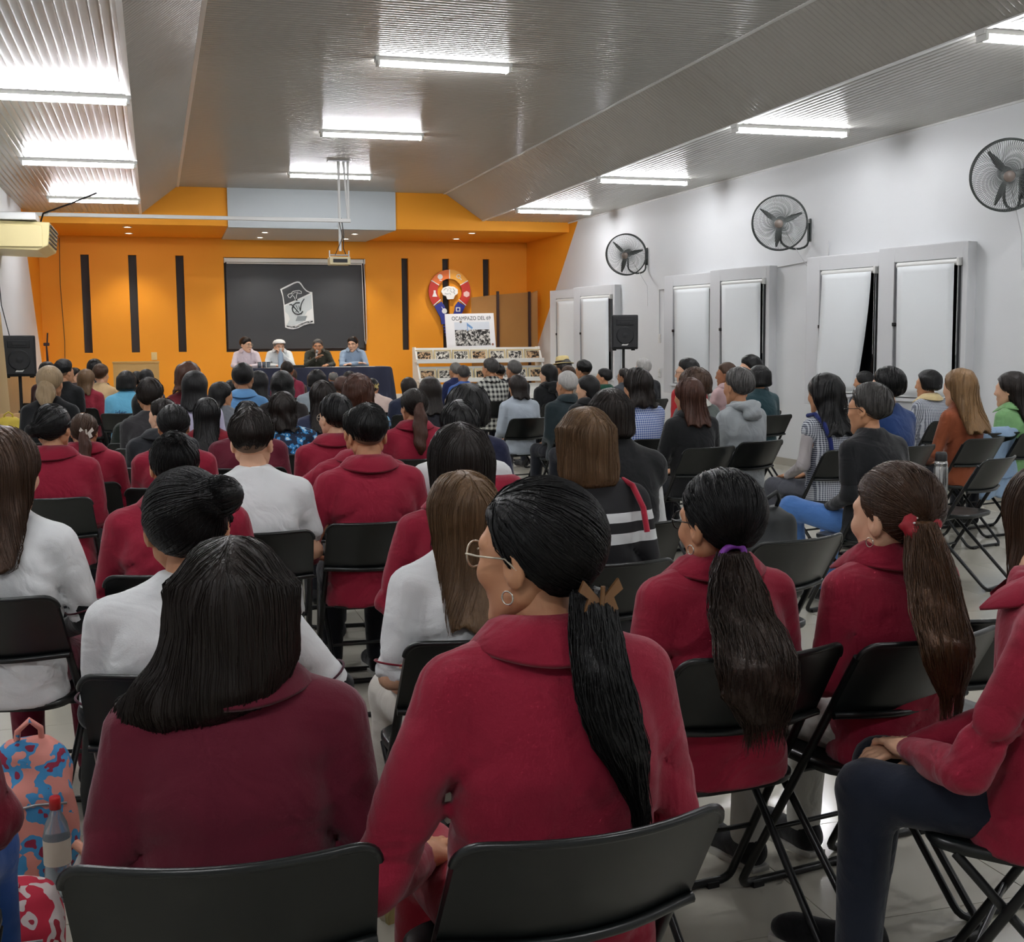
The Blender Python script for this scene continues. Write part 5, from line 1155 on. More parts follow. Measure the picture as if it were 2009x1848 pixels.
PEOPLE = {
 # near rows
 'A1': ('bob', dict(L=.16, rows=[(.05, .098, .086, -.022, 0), (-.03, .106, .090, -.028, 0), (-.08, .104, .084, -.038, -.004), (-.115, .096, .074, -.050, -.016), (-.145, .080, .056, -.062, -.034), (-.165, .05, .035, -.066, -.05)], lump=[(-.07, -.05, -.08, .04), (-.115, -.06, -.13, .042), (-.15, -.055, -.150, .024), (-.168, -.045, -.135, .012)]), 'dk', 2, 'shirt', DMAR, -4, 'person in a plain dark maroon shirt, shoulder-length dark hair', dict(byaw=-5, w=1.0, fat=1.0, arm=3, chair=(.093, 1.948, -6), flick=True, strands=900, legs=(96, 20, 34), tilt=-6)),
 'A2': ('tight', {}, 'blk', 2, 'jacket', MAR, 33, 'person in maroon jacket, black ponytail in butterfly clip', dict(byaw=4, w=1.06, fat=1.06, chair=(.578, 1.894, 5), L=((-.30, -.02, .66), (-.16, .22, .58)), R=((.225, -.02, .70), (.10, .25, .585)), strands=1000, tie=(.085, -.08, -.06), clip=((.058, -.120, -.055), (120, 84, 50)), glasses='gold', earring='L', nst=420, wavy=.004, legs=(150, 24, 44), tail=[(-.045, .026, .026, -.085, .055), (-.09, .034, .03, -.115, .050), (-.16, .040, .030, -.155, .042), (-.22, .043, .026, -.180, .047), (-.28, .038, .022, -.192, .064), (-.33, .024, .016, -.196, .078), (-.38, .007, .007, -.197, .094)])),
 'B1': ('long', dict(L=.24, w0=.098, w1=.10), 'brn', 1, 'coat', WHT, -10, 'person in white coat at the left edge, long brown hair', dict(byaw=-14, under=BLK, trim=(70, 16, 30), arm=1, fat=1.08, strands=500, legs=(110, 18, 44))),
 'B2': ('bun', dict(bun=(.072, -.075, .060), br=.048), 'blk', 2, 'coat', WHT, -6, 'person in white coat, big black bun, behind dark maroon shirt', dict(byaw=-6, under=BLK, trim=(60, 18, 34), w=1.1, fat=1.1, chair=(POS['B2'][0], POS['B2'][1]+.09, -6), L=((-.215, .03, .69), (-.08, .25, .60)), R=((.325, .05, .72), (.16, .26, .62)), strands=700, hem=.40, legs=(110, 18, 44))),
 'B3': ('long', dict(L=.275, w0=.096, w1=.095), 'lbr', 1, 'coat', WHT, 4, 'person in white coat with maroon cuffs, long light brown hair', dict(byaw=4, trim=(120, 18, 36), w=.95, arm=3, strands=800, legs=(205, 200, 190))),
 'B4': ('tight', {}, 'blk', 2, 'jacket', MAR, 10, 'person in maroon jacket, long wavy ponytail in a purple tie', dict(byaw=5, hy=-.01, w=1.0, fat=1.05, arm=0, strands=800, tie=(-.026, -.098, -.06), tie_ring=((-.026, -.100, -.062), .030, .008, (120, 50, 150)), glasses='dark', earring='L', tailcol='dwv', wavy=.009, nst=460, tail=[(-.055, .030, .028, -.098, -.026), (-.11, .055, .040, -.125, -.037), (-.18, .072, .042, -.175, -.05), (-.23, .084, .036, -.235, -.06), (-.27, .090, .032, -.288, -.075), (-.33, .092, .028, -.30, -.075), (-.41, .05, .016, -.29, -.055)], legs=(196, 188, 172), shoes=(60, 56, 50))),
 'B5': ('tight', {}, 'brn', 1, 'jacket', MAR, 4, 'person in maroon jacket, brown ponytail in a red dotted scrunchie', dict(byaw=12, hy=-.01, w=1.0, fat=1.03, arm=0, chair=(1.73, 2.73, 10), stand=.012, strands=800, tie=(-.025, -.105, .0), tie_ring=((-.025, -.108, -.005), .040, .019, (150, 18, 34)), scrunch=True, earring='L', tailcol='wav', wavy=.007, nst=460, tail=[(.0, .030, .03, -.108, -.025), (-.06, .050, .04, -.132, -.032), (-.13, .066, .045, -.170, -.05), (-.21, .073, .036, -.235, -.09), (-.25, .074, .032, -.285, -.12), (-.30, .068, .03, -.295, -.12), (-.38, .03, .016, -.285, -.10)], legs=(205, 203, 196))),
 'C2': ('bun', dict(bun=(.0, -.075, .085), br=.042), 'blk', 2, 'jacket', MAR, 0, 'person in maroon jacket, black curls pinned in a high bun', dict(byaw=-2, w=1.08, fat=1.08, arm=1, strands=400)),
 'C3': ('fade', {}, 'dk', 1, 'tee', WHT, -14, 'person in plain white shirt, dark hair shaved at the sides', dict(byaw=-4, w=1.08, fat=1.05, arm=1, strands=500, legs=(210, 210, 208))),
 'C4': ('fade', {}, 'blk', 2, 'jacket', MAR, -3, 'person in maroon jacket, short black faded haircut', dict(byaw=2, w=1.1, fat=1.06, strands=500, L=((-.27, -.02, .67), (-.22, .22, .60)))),
 'C5': ('long', dict(L=.245, w0=.097, w1=.085, side=-.03), 'dk', 2, 'jacket', MAR, 2, 'person in maroon jacket, long straight dark hair', dict(byaw=-3, arm=1, strands=800, legs=(140, 22, 40), shoes=(190, 172, 120))),
 'C6': ('bob', dict(L=.155), 'lbr', 1, 'sweater', 'STRIPE', 0, 'person in black sweater with white stripes, light brown bob', dict(byaw=2, arm=3, strands=700)),
 'C7': ('bob', dict(L=.10), 'dk', 2, 'vest', BLK, -12, 'person in black vest over white sleeves, dark bowl-cut hair', dict(byaw=4, under=(225, 226, 224), w=1.1, fat=1.1, strands=400)),
 # middle rows
 'D1': ('short', {}, 'blk', 1, 'shirt', WHT, -6, 'person in white shirt, short black hair, draped maroon jacket behind', dict(w=1.08, nocollar=True)),
 'D2': ('curly', dict(L=.06), 'blk', 2, 'sweater', (30, 34, 60), 0, 'person with a big head of black curls, dark blue top', {}),
 'D3': ('tight', {}, 'dk', 2, 'jacket', MAR, 18, 'person in maroon jacket, straight reddish-brown ponytail', dict(tailcol='red', tail=[(.035, .024, .022, -.10, .02), (-.05, .045, .03, -.122, .02), (-.15, .05, .03, -.150, .015), (-.24, .04, .025, -.175, .012), (-.30, .015, .01, -.18, .01)])),
 'D4': ('short', dict(nape=-.085, lift=.012), 'blk', 1, 'jacket', MAR, 28, 'person in maroon jacket with white-framed glasses, thick black hair', dict(glasses='gold', w=1.05)),
 'D5': ('short', {}, 'blk', 2, 'jacket', MAR, 14, 'person in maroon jacket half hidden, elbow stretched to the left', dict(L=((-.32, .06, .84), (-.20, .26, .80)), w=1.05)),
 'D6': ('short', {}, 'blk', 2, 'jacket', DMAR, -8, 'person in dark maroon jacket, black hair combed flat', dict(w=1.1, fat=1.1, nocollar=True)),
 'D7': ('tight', {}, 'blk', 2, 'jacket', MAR, 10, 'person in maroon jacket, black hair half tied back', dict(fat=1.05, ccol=(96, 62, 40))),
 'D8': ('short', {}, 'dk', 1, 'shirt', (34, 36, 40), 55, 'person in dark shirt, pale face turned to the left', {}),
 'D9': ('long', dict(L=.27), 'blk', 2, 'sweater', (120, 20, 34), 0, 'person with very long straight black hair, red hood showing', {}),
 'D10': ('bun', dict(bun=(-.055, -.095, -.01), br=.04), 'blk', 2, 'jacket', MAR, -8, 'person in maroon jacket, black low bun on the left', dict(w=1.06, fat=1.06)),
 'D11': ('tight', {}, 'brn', 2, 'jacket', MAR, 0, 'person in maroon jacket, short brown ponytail with white clip', dict(tailcol='red', tail=[(.02, .022, .022, -.10, .02), (-.06, .035, .03, -.12, .025), (-.15, .035, .025, -.15, .03), (-.21, .015, .012, -.17, .035)], clip=((.035, -.11, .0), (225, 220, 210)))),
 'E1': ('tight', {}, 'blond', 2, 'sweater', BLK, 0, 'person in black top, grey-blond hair tied in a loose ponytail', dict(w=1.05, tail=[(.03, .03, .03, -.10, 0), (-.03, .07, .05, -.11, 0), (-.10, .075, .05, -.12, 0), (-.15, .05, .035, -.14, 0), (-.21, .012, .012, -.15, .01)])),
 'E2': ('fade', {}, 'blk', 2, 'tee', BLK, -20, 'person in black t-shirt, tall, short dark faded hair', dict(w=1.1)),
 'E3': ('short', {}, 'blk', 2, 'sweater', (60, 30, 30), 0, 'person with black hair mostly hidden in the left stage corner', {}),
 'E4': ('short', {}, 'dk', 1, 'sweater', (70, 60, 60), -70, 'person with dark hair and glasses looking right near the stage', dict(glasses='dark')),
 'E5': ('long', dict(L=.17), 'lbr', 1, 'sweater', (140, 38, 54), 0, 'person in wine red top, light brown straight hair', {}),
 'E6': ('short', dict(lift=.014), 'blk', 2, 'sweater', (50, 50, 60), 0, 'person with black tufted hair in the front left row', {}),
 'E7': ('short', dict(nape=-.085), 'brn', 1, 'sweater', (214, 182, 136), 0, 'person in beige top, short brown hair', {}),
 'E8': ('bob', dict(L=.09), 'blk', 2, 'shirt', (112, 188, 222), 0, 'person in light blue lettered shirt, black wavy hair', dict(w=1.1, nocollar=True, text='Leider')),
 'E9': ('short', {}, 'blk', 2, 'sweater', (40, 40, 46), 0, 'person with black hair just right of the light blue shirt', {}),
 'E10': ('short', {}, 'blk', 1, 'sweater', (60, 60, 66), 0, 'person with flat black hair in front of the beige lectern', {}),
 'E11': ('short', dict(lift=.012, nape=-.09), 'dk', 2, 'sweater', (50, 48, 50), 0, 'person with messy grey-brown hair below the lectern', {}),
 'E12': ('long', dict(L=.12), 'blk', 2, 'jacket', (36, 42, 36), 10, 'person in olive-black jacket, black chin-length hair', {}),
 'E13': ('long', dict(L=.22), 'blk', 2, 'sweater', (120, 124, 130), -50, 'person in grey top, long black hair, face turned right', {}),
 'E14': ('long', dict(L=.17, w1=.10), 'blk', 2, 'sweater', (196, 190, 214), 0, 'person in lilac top, smooth dark hair spread over the back', {}),
 'E15': ('curly', dict(L=.12), 'red', 2, 'sweater', (90, 20, 30), 0, 'person with dark reddish curls against the orange wall', {}),
 'E16': ('short', dict(nape=-.09), 'blk', 2, 'shirt', (106, 158, 208), -5, 'person in light denim shirt, black swept hair', dict(w=1.05)),
 'E17': ('short', {}, 'blk', 2, 'sweater', (30, 34, 50), 0, 'person in navy top low behind the denim shirt', {}),
 'E18': ('long', dict(L=.2), 'blk', 2, 'sweater', (40, 40, 44), 0, 'person with long dark hair right of the denim shirt', {}),
 'E19': ('long', dict(L=.2, w1=.11, curl=.006), 'blk', 2, 'sweater', (44, 40, 40), 0, 'person with long dark hair curling outward at the ends', {}),
 'E20': ('buzz', {}, 'dk', 3, 'shirt', (132, 40, 62), 12, 'person in wine shirt, shaved head, before the speakers', dict(w=1.1)),
 'E21': ('long', dict(L=.2), 'brn', 1, 'sweater', (90, 70, 60), 0, 'person with brown hair beside the shaved head', {}),
 'E22': ('bob', dict(L=.07), 'blk', 1, 'sweater', (150, 160, 166), 0, 'person in grey shirt, black bowl-shaped hair', dict(w=1.05)),
 'E23': ('bald', {}, 'grey', 2, 'shirt', (70, 70, 76), 0, 'person with a balding grey head close to the table', {}),
 'E24': ('short', {}, 'dk', 2, 'sweater', (50, 46, 50), 0, 'person with dark hair before the right end of the table', {}),
 'E25': ('short', {}, 'red', 2, 'sweater', (60, 40, 44), 0, 'person with dark auburn cropped hair below the balding head', {}),
 'E26': ('curly', dict(L=.15), 'red', 2, 'sweater', (60, 44, 40), 0, 'person with big brown ringlets and a pink headband', dict(band=(220, 170, 160))),
 'E27': ('tight', {}, 'blk', 2, 'sweater', (222, 198, 186), -12, 'person in pale pink sweater, gold claw clip in dark hair', dict(clip=((.02, -.115, .02), (212, 190, 120)), w=1.05)),
 'E28': ('long', dict(L=.15, w1=.10, curl=.005), 'dk', 2, 'shirt', 'FLORAL', 0, 'person in blue floral shirt, wavy dark brown hair', dict(nocollar=True, w=1.1)),
 'E29': ('long', dict(L=.25, w1=.095), 'dk', 2, 'sweater', (50, 54, 76), 0, 'person with very long smooth olive-black hair', {}),
 # right block
 'F1': ('long', dict(L=.2), 'dk', 2, 'sweater', (40, 46, 66), 0, 'person with dark brown hair left of the photo ledges', {}),
 'F2': ('long', dict(L=.19, w1=.09), 'dk', 2, 'sweater', (34, 34, 40), 0, 'person with long half-tied hair, lighter at the ends', {}),
 'F3': ('short', {}, 'grey', 2, 'sweater', (34, 44, 84), 10, 'person in navy, grey cropped hair, front row', {}),
 'F4': ('short', {}, 'dgr', 2, 'sweater', (58, 92, 160), -8, 'person in blue sweater with pale collar, thinning dark hair', dict(w=1.12, hood=False)),
 'F5': ('short', dict(nape=-.08), 'dgr', 2, 'shirt', 'PLAID', 14, 'person in black and white checked shirt', dict(w=1.15)),
 'F6': ('fade', {}, 'blk', 2, 'sweater', BLK, 0, 'person in black beside the checked shirt', {}),
 'F7': ('short', dict(nape=-.08), 'pep', 2, 'jacket', (36, 36, 40), 12, 'person in dark jacket, full grey-black hair', {}),
 'F8': ('long', dict(L=.13, w1=.095), 'dk', 2, 'sweater', (176, 186, 196), 0, 'person in pale grey top, smooth dark bobbed hair', {}),
 'F9': ('long', dict(L=.3), 'blk', 1, 'jacket', BLK, 30, 'person in black with pink hood, long black hair', dict(hood=True)),
 'F10': ('short', {}, 'dgr', 2, 'shirt', (150, 156, 160), 10, 'person wearing a straw hat', {}),
 'F11': ('short', {}, 'brn', 2, 'sweater', (120, 110, 100), 0, 'person with brown hair just below the straw hat', {}),
 'F12': ('short', dict(nape=-.08), 'wht', 2, 'jacket', (38, 50, 54), 6, 'person in dark green jacket, cropped white-grey hair', dict(w=1.2, fat=1.15, stand=.01)),
 'F13': ('fade', {}, 'blk', 2, 'jacket', (30, 32, 36), 22, 'person with short black hair right of the straw hat', {}),
 'F14': ('long', dict(L=.2), 'blk', 1, 'jacket', BLK, 40, 'person in black, black hair behind the ear, face turned left', {}),
 'F15': ('short', {}, 'blk', 2, 'shirt', (30, 80, 62), 40, 'person in green shirt, short black hair', {}),
 'F16': ('short', {}, 'dk', 2, 'sweater', (70, 74, 80), 20, 'person with dark hair, glasses pushed up, before the loudspeaker', dict(glasses='dark')),
 'F17': ('short', dict(nape=-.08), 'wht', 1, 'jacket', (30, 32, 36), 0, 'person in black padded jacket, white hair', dict(w=1.1)),
 'F18': ('long', dict(L=.15, w1=.105, curl=.005), 'dk', 2, 'shirt', 'GINGB', 0, 'person in blue gingham shirt, thick dark hair', dict(w=1.05, nocollar=True)),
 'F19': ('short', dict(lift=.012), 'blk', 1, 'shirt', (170, 40, 44), 50, 'person in red with dark glasses, black hair, by the windows', dict(glasses='dark')),
 'F20': ('curly', dict(L=.05), 'brn', 2, 'jacket', (96, 104, 100), 0, 'person in grey-green jacket with white collar, frizzy brown hair', dict(ccol=(220, 220, 210))),
 'F21': ('long', dict(L=.2, w1=.10), 'red', 2, 'jacket', BLK, 0, 'person in black jacket, reddish brown long hair', dict(w=1.05)),
 'F22': ('short', {}, 'brn', 3, 'shirt', (200, 170, 170), 40, 'person in pink with cropped brown hair, left of grey hoodie', {}),
 'F23': ('short', dict(lift=.016), 'blk', 1, 'shirt', (50, 54, 60), 60, 'person with black quiff looking left before a window', {}),
 'F24': ('bob', dict(L=.08), 'blk', 2, 'sweater', (40, 66, 72), 10, 'person in teal with round black hair behind grey hoodie', {}),
 'G1': ('short', dict(nape=-.08), 'pep', 2, 'hoodie', (164, 170, 172), -4, 'person in light grey hoodie, grey cropped hair', dict(byaw=18, w=1.1, fat=1.05, hood=True, arm=1, legs=(60, 70, 84))),
 'G2': ('long', dict(L=.24, w0=.10, w1=.115, curl=.004), 'blk', 2, 'vest', 'GINGW', 0, 'person in gingham pinafore with navy straps, long black hair', dict(byaw=14, under=(176, 170, 170), legs=(90, 92, 100))),
 'G3': ('short', dict(nape=-.08), 'dgr', 2, 'tee', (26, 27, 30), 12, 'person in black sweater and blue jeans, grey cropped hair, glasses', dict(byaw=14, w=1.1, fat=1.05, glasses='dark', under=(26, 27, 30), legs=(78, 122, 186), nocollar=True, knees={'L': ((-.22, .38, .58), (-.02, .52, .20)), 'R': ((.12, .40, .50), (.10, .44, .095))})),
 'G4': ('short', dict(nape=-.09, lift=.01), 'blk', 1, 'sweater', (28, 56, 106), 16, 'person in navy sweater, thick black hair', dict(byaw=18, w=1.12)),
 'G5': ('long', dict(L=.2), 'blk', 2, 'sweater', (40, 44, 54), 30, 'person with black hair beyond the navy sweater', {}),
 'G6': ('bob', dict(L=.06), 'blk', 2, 'shirt', 'GINGW', 34, 'person in gingham and cream top with pearl earring, black hair', dict(earring='L', ccol=(222, 200, 150))),
 'G7': ('long', dict(L=.29, w0=.105, w1=.12), 'gold', 1, 'sweater', (140, 74, 46), 2, 'person in rust brown top, long straight golden-brown hair', dict(byaw=16)),
 'G8': ('long', dict(L=.26), 'dk', 1, 'shirt', (122, 168, 112), 16, 'person in light green shirt, long dark hair, right edge', dict(byaw=18)),
}
SPECIAL = {'STRIPE': lambda: stripes_mat([(.900, .932), (.832, .864)], (24, 24, 27), (216, 220, 220), 'striped_knit'), 'FLORAL': lambda: pattern_mat('floral', 'floral', (18, 34, 60), (44, 130, 190), 26, c3=(190, 216, 226)), 'PLAID': lambda: pattern_mat('plaid', 'plaid', (24, 24, 26), (206, 206, 196), 17), 'GINGB': lambda: pattern_mat('gingham_blue', 'gingham', (52, 84, 160), (204, 214, 234), 60), 'GINGW': lambda: pattern_mat('gingham_white', 'gingham', (50, 56, 78), (214, 218, 224), 70)}
NEAR = {'A1', 'A2', 'B1', 'B2', 'B3', 'B4', 'B5', 'C2', 'C3', 'C4', 'C5', 'C6', 'C7'}
PO = {}
for key, a in PEOPLE.items():
    a = list(a)
    if isinstance(a[5], str): a[5] = SPECIAL[a[5]]()
    if len(a) > 8 and a[8].get('hood') is False: a[8].pop('hood')
    PO[key] = person(key, *POS[key], tuple(a), key in NEAR)

# ------------------------------------------------------------------ people cut by the frame edges
person('A3', 1.913, 2.263, 1.22, .95, ('long', dict(L=.2), 'brn', 1, 'jacket', MAR, -75, 'person in maroon jacket and dark jeans sitting sideways, right edge', dict(byaw=45, hx=.19, w=1.02, fat=1.18, strands=300, L=((-.215, .13, .64), (-.03, .27, .60)), R=((.21, .02, .69), (.06, .27, .58)), knees={'L': ((-.10, .35, .505), (-.12, .36, .095)), 'R': ((.10, .36, .50), (.12, .40, .095))}, legs=(24, 30, 44), shoes=(20, 20, 22), chair=(1.80, 2.12, 42))), True)
person('A4', -.52, 2.22, 1.26, 1.0, ('long', dict(L=.25), 'brn', 2, 'jacket', (112, 22, 40), 0, 'person in dark maroon jacket and blue jeans, left edge', dict(byaw=-8, w=1.0, arm=1, strands=200, R=((.225, .03, .70), (.10, .25, .62)), legs=(40, 84, 156))), True)

# ------------------------------------------------------------------ the four speakers behind the table
TY = 20.92
def speaker(key, x, ztop, a, hs=1.02): return person(key, x, TY, ztop, hs, a, False, HP)
armf = lambda s, ex_, ez, wx, wy, wz: ((s*ex_, .10, ez), (s*wx, wy, wz))
speaker('M1', 1.48, 1.645, ('short', dict(nape=-.05, lift=.010, temple=.005, front=.056), 'dk', 1, 'shirt', (222, 208, 214), 42, 'person at the table in pale pink shirt, glasses, leftmost speaker', dict(byaw=178, glasses='gold', face=True, L=armf(-1, .22, .74, .05, .30, .73), R=armf(1, .22, .74, .06, .28, .73))))
r2_, j2 = speaker('M2', 2.03, 1.60, ('short', dict(nape=-.05), 'grey', 1, 'shirt', (226, 230, 230), 12, 'person at the table in white flat cap, hand at the mouth', dict(byaw=178, face=True, L=((-.20, .20, .74), (-.02, .17, .97)), R=armf(1, .22, .74, .06, .30, .73))))
r3_, j3 = speaker('M3', 2.68, 1.605, ('short', dict(nape=-.05, lift=.004, temple=.018, front=.072), 'pep', 2, 'shirt', (58, 58, 48), -6, 'person at the table in dark olive shirt speaking into a microphone', dict(byaw=178, w=1.05, face=True, R=((.21, .15, .74), (.055, .21, .87)), L=armf(-1, .24, .74, .12, .34, .735))))
speaker('M4', 3.28, 1.64, ('short', dict(nape=-.05, lift=.008, temple=.012, front=.066), 'dk', 1, 'shirt', (150, 170, 192), -26, 'person at the table in light blue shirt, arms folded, rightmost speaker', dict(byaw=178, w=1.05, face=True, tilt=-8, L=((-.21, .16, .73), (.06, .27, .745)), R=((.21, .16, .73), (-.06, .25, .765)))))
def head_local(root, mb, nm, m_, z, y=.035): return mb.build(nm, m_, root, loc=(0, y, z))
hz = 1.60-HP-.118*1.07
cp = MB().lathe([(.0, .125), (.04, .122), (.075, .105), (.094, .075), (.098, .055), (.094, .05)], n=24).prism([(-.075, .06), (-.05, .115), (0, .135), (.05, .115), (.075, .06)], (0, 0, .050), (1, 0, 0), (0, 1, 0), (0, 0, 1), .012)
o = head_local(r2_, cp, 'flat_cap', mat('cap_white', (238, 238, 236), .8), hz+.008); o.rotation_euler = (math.radians(4), 0, math.radians(12)); o.scale = (1.12, 1.12, 1.0)
mic = thing('microphone', 'silver handheld microphone raised to the mouth of the speaking person', 'microphone', (2.622, 20.74, HP+.755)); mic.rotation_euler = (math.radians(10), math.radians(4), 0)
MB().lathe([(0, 0), (.012, 0), (.016, .10), (.018, .15), (0, .15)], n=14).build('handle', mat('mic_body', (196, 192, 190), .35, .5), mic); MB().lathe([(.018, .148), (.026, .16), (.027, .18), (.018, .2), (0, .205)], n=14).build('grille', mat('mic_grille', (170, 168, 165), .45, .7), mic)
# straw hat on the front-row person
r10, _ = PO['F10']; x, y, zt, hs_ = POS['F10']; h0 = zt-.118*hs_
ht = MB().lathe([(.0, .125), (.05, .128), (.075, .118), (.088, .05), (.09, .045), (.135, .035), (.138, .031), (.09, .038)], n=28).build('straw_hat', mat('straw', (222, 200, 140), .8, bump=.4, bscale=120), r10, loc=(0, .035, h0+.02)); ht.rotation_euler = (math.radians(-8), 0, 0); ht.scale = (1.1, 1.1, 1.1)
MB().lathe([(.0905, .044), (.0885, .068)], n=28).build('hat_band', mat('hat_band', (60, 40, 30), .8), ht)
# lettering on the light blue shirt
r8, j8 = PO['E8']; tm8 = text_mesh('ider', .075, 'lettering'); o = link('lettering', tm8, mat('print_navy', (40, 60, 110), .7), r8, loc=(-.02, -.150, .80)); o.rotation_euler = (math.radians(90), 0, 0)
# pinafore straps and striped-sweater strap
rg, jg = PO['G2']
for sd in (-1, 1): MB().tube([(sd*.12, .06, 1.03), (sd*.13, -.02, 1.045), (sd*.125, -.10, .98), (sd*.11, -.145, .86), (sd*.09, -.15, .72)], .016, 6).build('strap', cloth((28, 40, 100)), jg)
rc, jc = PO['C6']; MB().tube([(.12, -.01, 1.035), (.135, -.06, 1.02), (.15, -.115, .95), (.16, -.125, .87)], .010, 6).build('strap', cloth((170, 40, 60)), jc)
# sneaker sole of the folded-back foot
rb3, _ = PO['B3']
o = link('shoe', SHOE, None, rb3, loc=(-.16, -.02, .13)); o.rotation_euler = (math.radians(-75), math.radians(10), math.radians(20)); obj_mat(o, cloth((196, 186, 160))); so_ = link('sole', SOLE, None, o, loc=(0, -.005, -.004)); obj_mat(so_, mat('sole_gum', (168, 152, 100), .7))

# ------------------------------------------------------------------ empty chairs and things left on them
folding_chair(4.73, 6.38, math.radians(28), 'empty black folding chair holding a steel thermos')
folding_chair(6.12, 8.05, math.radians(10), 'black folding chair with a light denim jacket hung over it')
folding_chair(2.14, 4.12, math.radians(16), 'empty black folding chair between striped sweater and maroon ponytails')
def slab_cloth(name, label, cat, loc, rz, rows, m_, seed):
    fn = lambda P: loft(P, rows, 3.2)+.010*np.sin(P[..., 0]*34+seed+2*np.sin(P[..., 2]*9))*np.clip((rows[0][0]-P[..., 2])/.25, .15, 1)
    r = np.array(rows); V, Q = mesh_sdf(fn, (-(r[:, 1].max()+.04), (r[:, 3]-r[:, 2]).min()-.05, r[:, 0].min()-.02), (r[:, 1].max()+.04, (r[:, 3]+r[:, 2]).max()+.05, r[:, 0].max()+.02), .013)
    t = thing(name, label, cat, loc, rz); o = link('cloth_body', np_mesh('cloth_body', [(V, Q)]), None, t); obj_mat(o, m_); return t
dj = slab_cloth('denim_jacket', 'pale blue denim jacket draped over the chair at the right edge', 'jacket', (6.12, 8.05, 0), math.radians(10), [(.83, .215, .030, -.255), (.80, .245, .048, -.25), (.65, .26, .06, -.215), (.45, .25, .055, -.25), (.30, .22, .03, -.27)], cloth((142, 168, 196)), 3)
MB().tube([(-.2, -.30, .47), (0, -.32, .45), (.2, -.30, .47)], .006, 5).build('hem_seam', cloth((112, 138, 168)), dj); o = link('collar', np_mesh('collar', [collar_mesh({})]), None, dj, loc=(0, -.25, -.24)); obj_mat(o, cloth((142, 168, 196)))
mj = slab_cloth('draped_jacket', 'maroon jacket hung over the chair back behind the white shirt', 'jacket', (POS['D1'][0]+.10, POS['D1'][1]-.055, 0), -.02, [(.90, .13, .04, -.20), (.84, .22, .045, -.24), (.65, .235, .05, -.235), (.45, .22, .04, -.25)], cloth(MAR), 5)
MB().tube([(-.19, -.275, .50), (0, -.29, .49), (.19, -.275, .50)], .006, 5).build('hem_seam', cloth(DMAR), mj); o = link('collar', np_mesh('collar', [collar_mesh({})]), None, mj, loc=(0, -.21, -.13)); obj_mat(o, cloth(MAR))
th_ = thing('thermos', 'ribbed steel thermos flask with a black lid standing on the empty chair', 'thermos', (4.66, 6.44, .445))
MB().lathe([(0, 0), (.04, 0), (.042, .01), (.042, .27), (.040, .275), (.040, .285), (.042, .29), (.036, .31), (0, .31)], n=24).build('flask', mat('steel', (176, 176, 174), .25, .9), th_); MB().lathe([(.036, .308), (.036, .35), (.03, .365), (0, .367)], n=20).build('lid', M_blk, th_)
for k in range(8): a = 2*math.pi*k/8; MB().tube([(.042*math.cos(a), .042*math.sin(a), .02), (.042*math.cos(a), .042*math.sin(a), .26)], .003, 5).build('rib', _M['steel'], th_)
def soft_bag(name, label, cat, loc, rz, dims, m_, seed, strap=True):
    w, d, h = dims; fn = lambda P: loft(P, [(0, w*.85, d*.8, 0), (h*.15, w, d, 0), (h*.6, w*.96, d*.9, 0), (h*.9, w*.75, d*.6, 0), (h, w*.45, d*.35, 0)], 2.8)+.012*waves(P, 26, seed)
    V, Q = mesh_sdf(fn, (-w-.05, -d-.05, -.02), (w+.05, d+.05, h+.04), .012); V[:, 2] = np.maximum(V[:, 2], 0)
    t = thing(name, label, cat, loc, rz); o = link('bag_body', np_mesh('bag_body', [(V, Q)]), None, t); obj_mat(o, m_)
    MB().tube([(-w*.3, 0, h*.9), (-w*.25, -d*.4, h*1.08), (0, -d*.6, h*1.16), (w*.25, -d*.4, h*1.08), (w*.3, 0, h*.9)], .009, 6).build('handle', m_, t)
    MB().tube([(-w*.7, -d*.95, h*.55), (0, -d*1.06, h*.58), (w*.7, -d*.95, h*.55)], .004, 5).build('zip', M_alu, t); return t
soft_bag('black_backpack', 'large black backpack on the chair beyond the purple-tied ponytail', 'backpack', (2.30, 4.30, .45), .3, (.16, .11, .40), mat('bag_black', (20, 24, 26), .55), 3)
soft_bag('handbag', 'black shoulder bag beside the seat of the red scrunchie person', 'bag', (2.02, 2.82, .45), .5, (.11, .07, .17), _M['bag_black'], 7)
folding_chair(2.08, 2.86, math.radians(8), 'black folding chair at the right edge under the black shoulder bag')
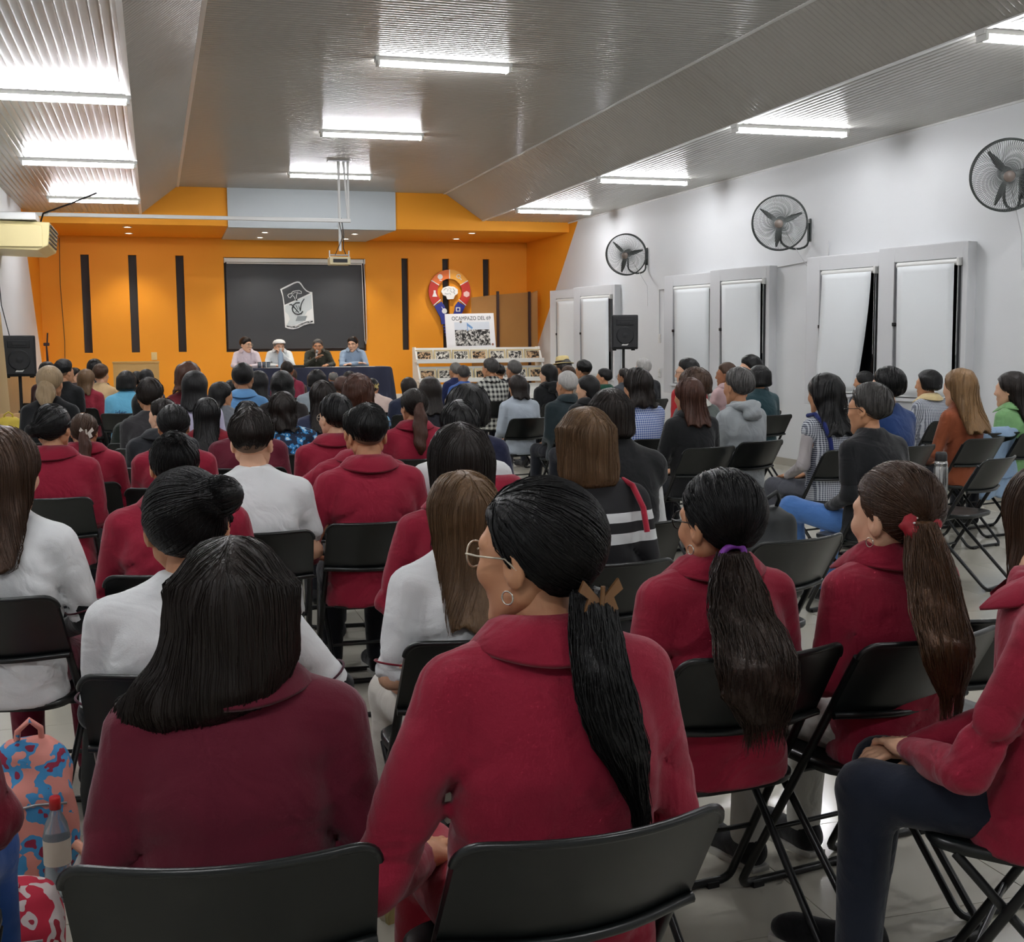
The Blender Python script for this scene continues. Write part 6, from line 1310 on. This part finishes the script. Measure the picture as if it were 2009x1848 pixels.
soft_bag('tote_bag', 'black cloth bag beside the chair of the left white coat', 'bag', (-.185, 4.02, .0), .1, (.10, .07, .56), _M['bag_black'], 5)
bp = soft_bag('patterned_backpack', 'pink and blue patterned backpack on the floor at left', 'backpack', (-.385, 3.60, 0), .2, (.12, .09, .40), pattern_mat('backpack_print', 'floral', (228, 150, 138), (70, 150, 205), 17, c3=(150, 40, 70)), 9)
MB().tube([(.10, -.09, .10), (.16, -.16, .05), (.24, -.26, .02), (.34, -.34, .012)], .014, 6).build('shoulder_strap', cloth((226, 164, 140)), bp); MB().box((.20, -.21, .045), (.05, .06, .02)).build('buckle', cloth((214, 150, 124)), bp, bevel=.004)
bottle(-.305, 3.40, 0, .29, .036, 'clear water bottle with a red cap standing on the floor', M_pet, mat('cap_red', (190, 30, 34), .4), mat('bottle_label', (206, 196, 180), .6))
gb = soft_bag('plastic_bag', 'crinkled red and white plastic bag on the floor, bottom left corner', 'bag', (-.40, 3.02, 0), 0, (.14, .12, .22), pattern_mat('bag_print', 'floral', (200, 40, 66), (224, 210, 206), 14, c3=(170, 40, 60)), 2)
wc = thing('side_chair', 'pale wooden chair at the left wall carrying a yellow bag', 'chair', (-1.42, 13.2, 0), .4)
MB().box((0, 0, .45), (.40, .40, .03)).build('seat', M_wood, wc, bevel=.008)
for sx in (-1, 1):
    for sy in (-1, 1): MB().box((sx*.17, sy*.17, .22 if sy < 0 else .42), (.035, .035, .44 if sy < 0 else .84)).build('leg', M_wood, wc)
MB().box((0, .17, .76), (.36, .02, .14)).build('backrest', M_wood, wc, bevel=.005)
soft_bag('yellow_bag', 'yellow bag standing on the wooden chair at the left edge', 'bag', (-1.44, 13.14, .466), .2, (.15, .09, .34), mat('bag_yellow', (196, 172, 60), .6), 4)
pt = soft_bag('light_blue_pouch', 'light blue pouch held up beside the reddish-brown ponytail', 'pouch', (POS['D3'][0]-.20, POS['D3'][1]+.02, .98), .3, (.06, .03, .07), mat('pouch_blue', (120, 180, 214), .7), 6)
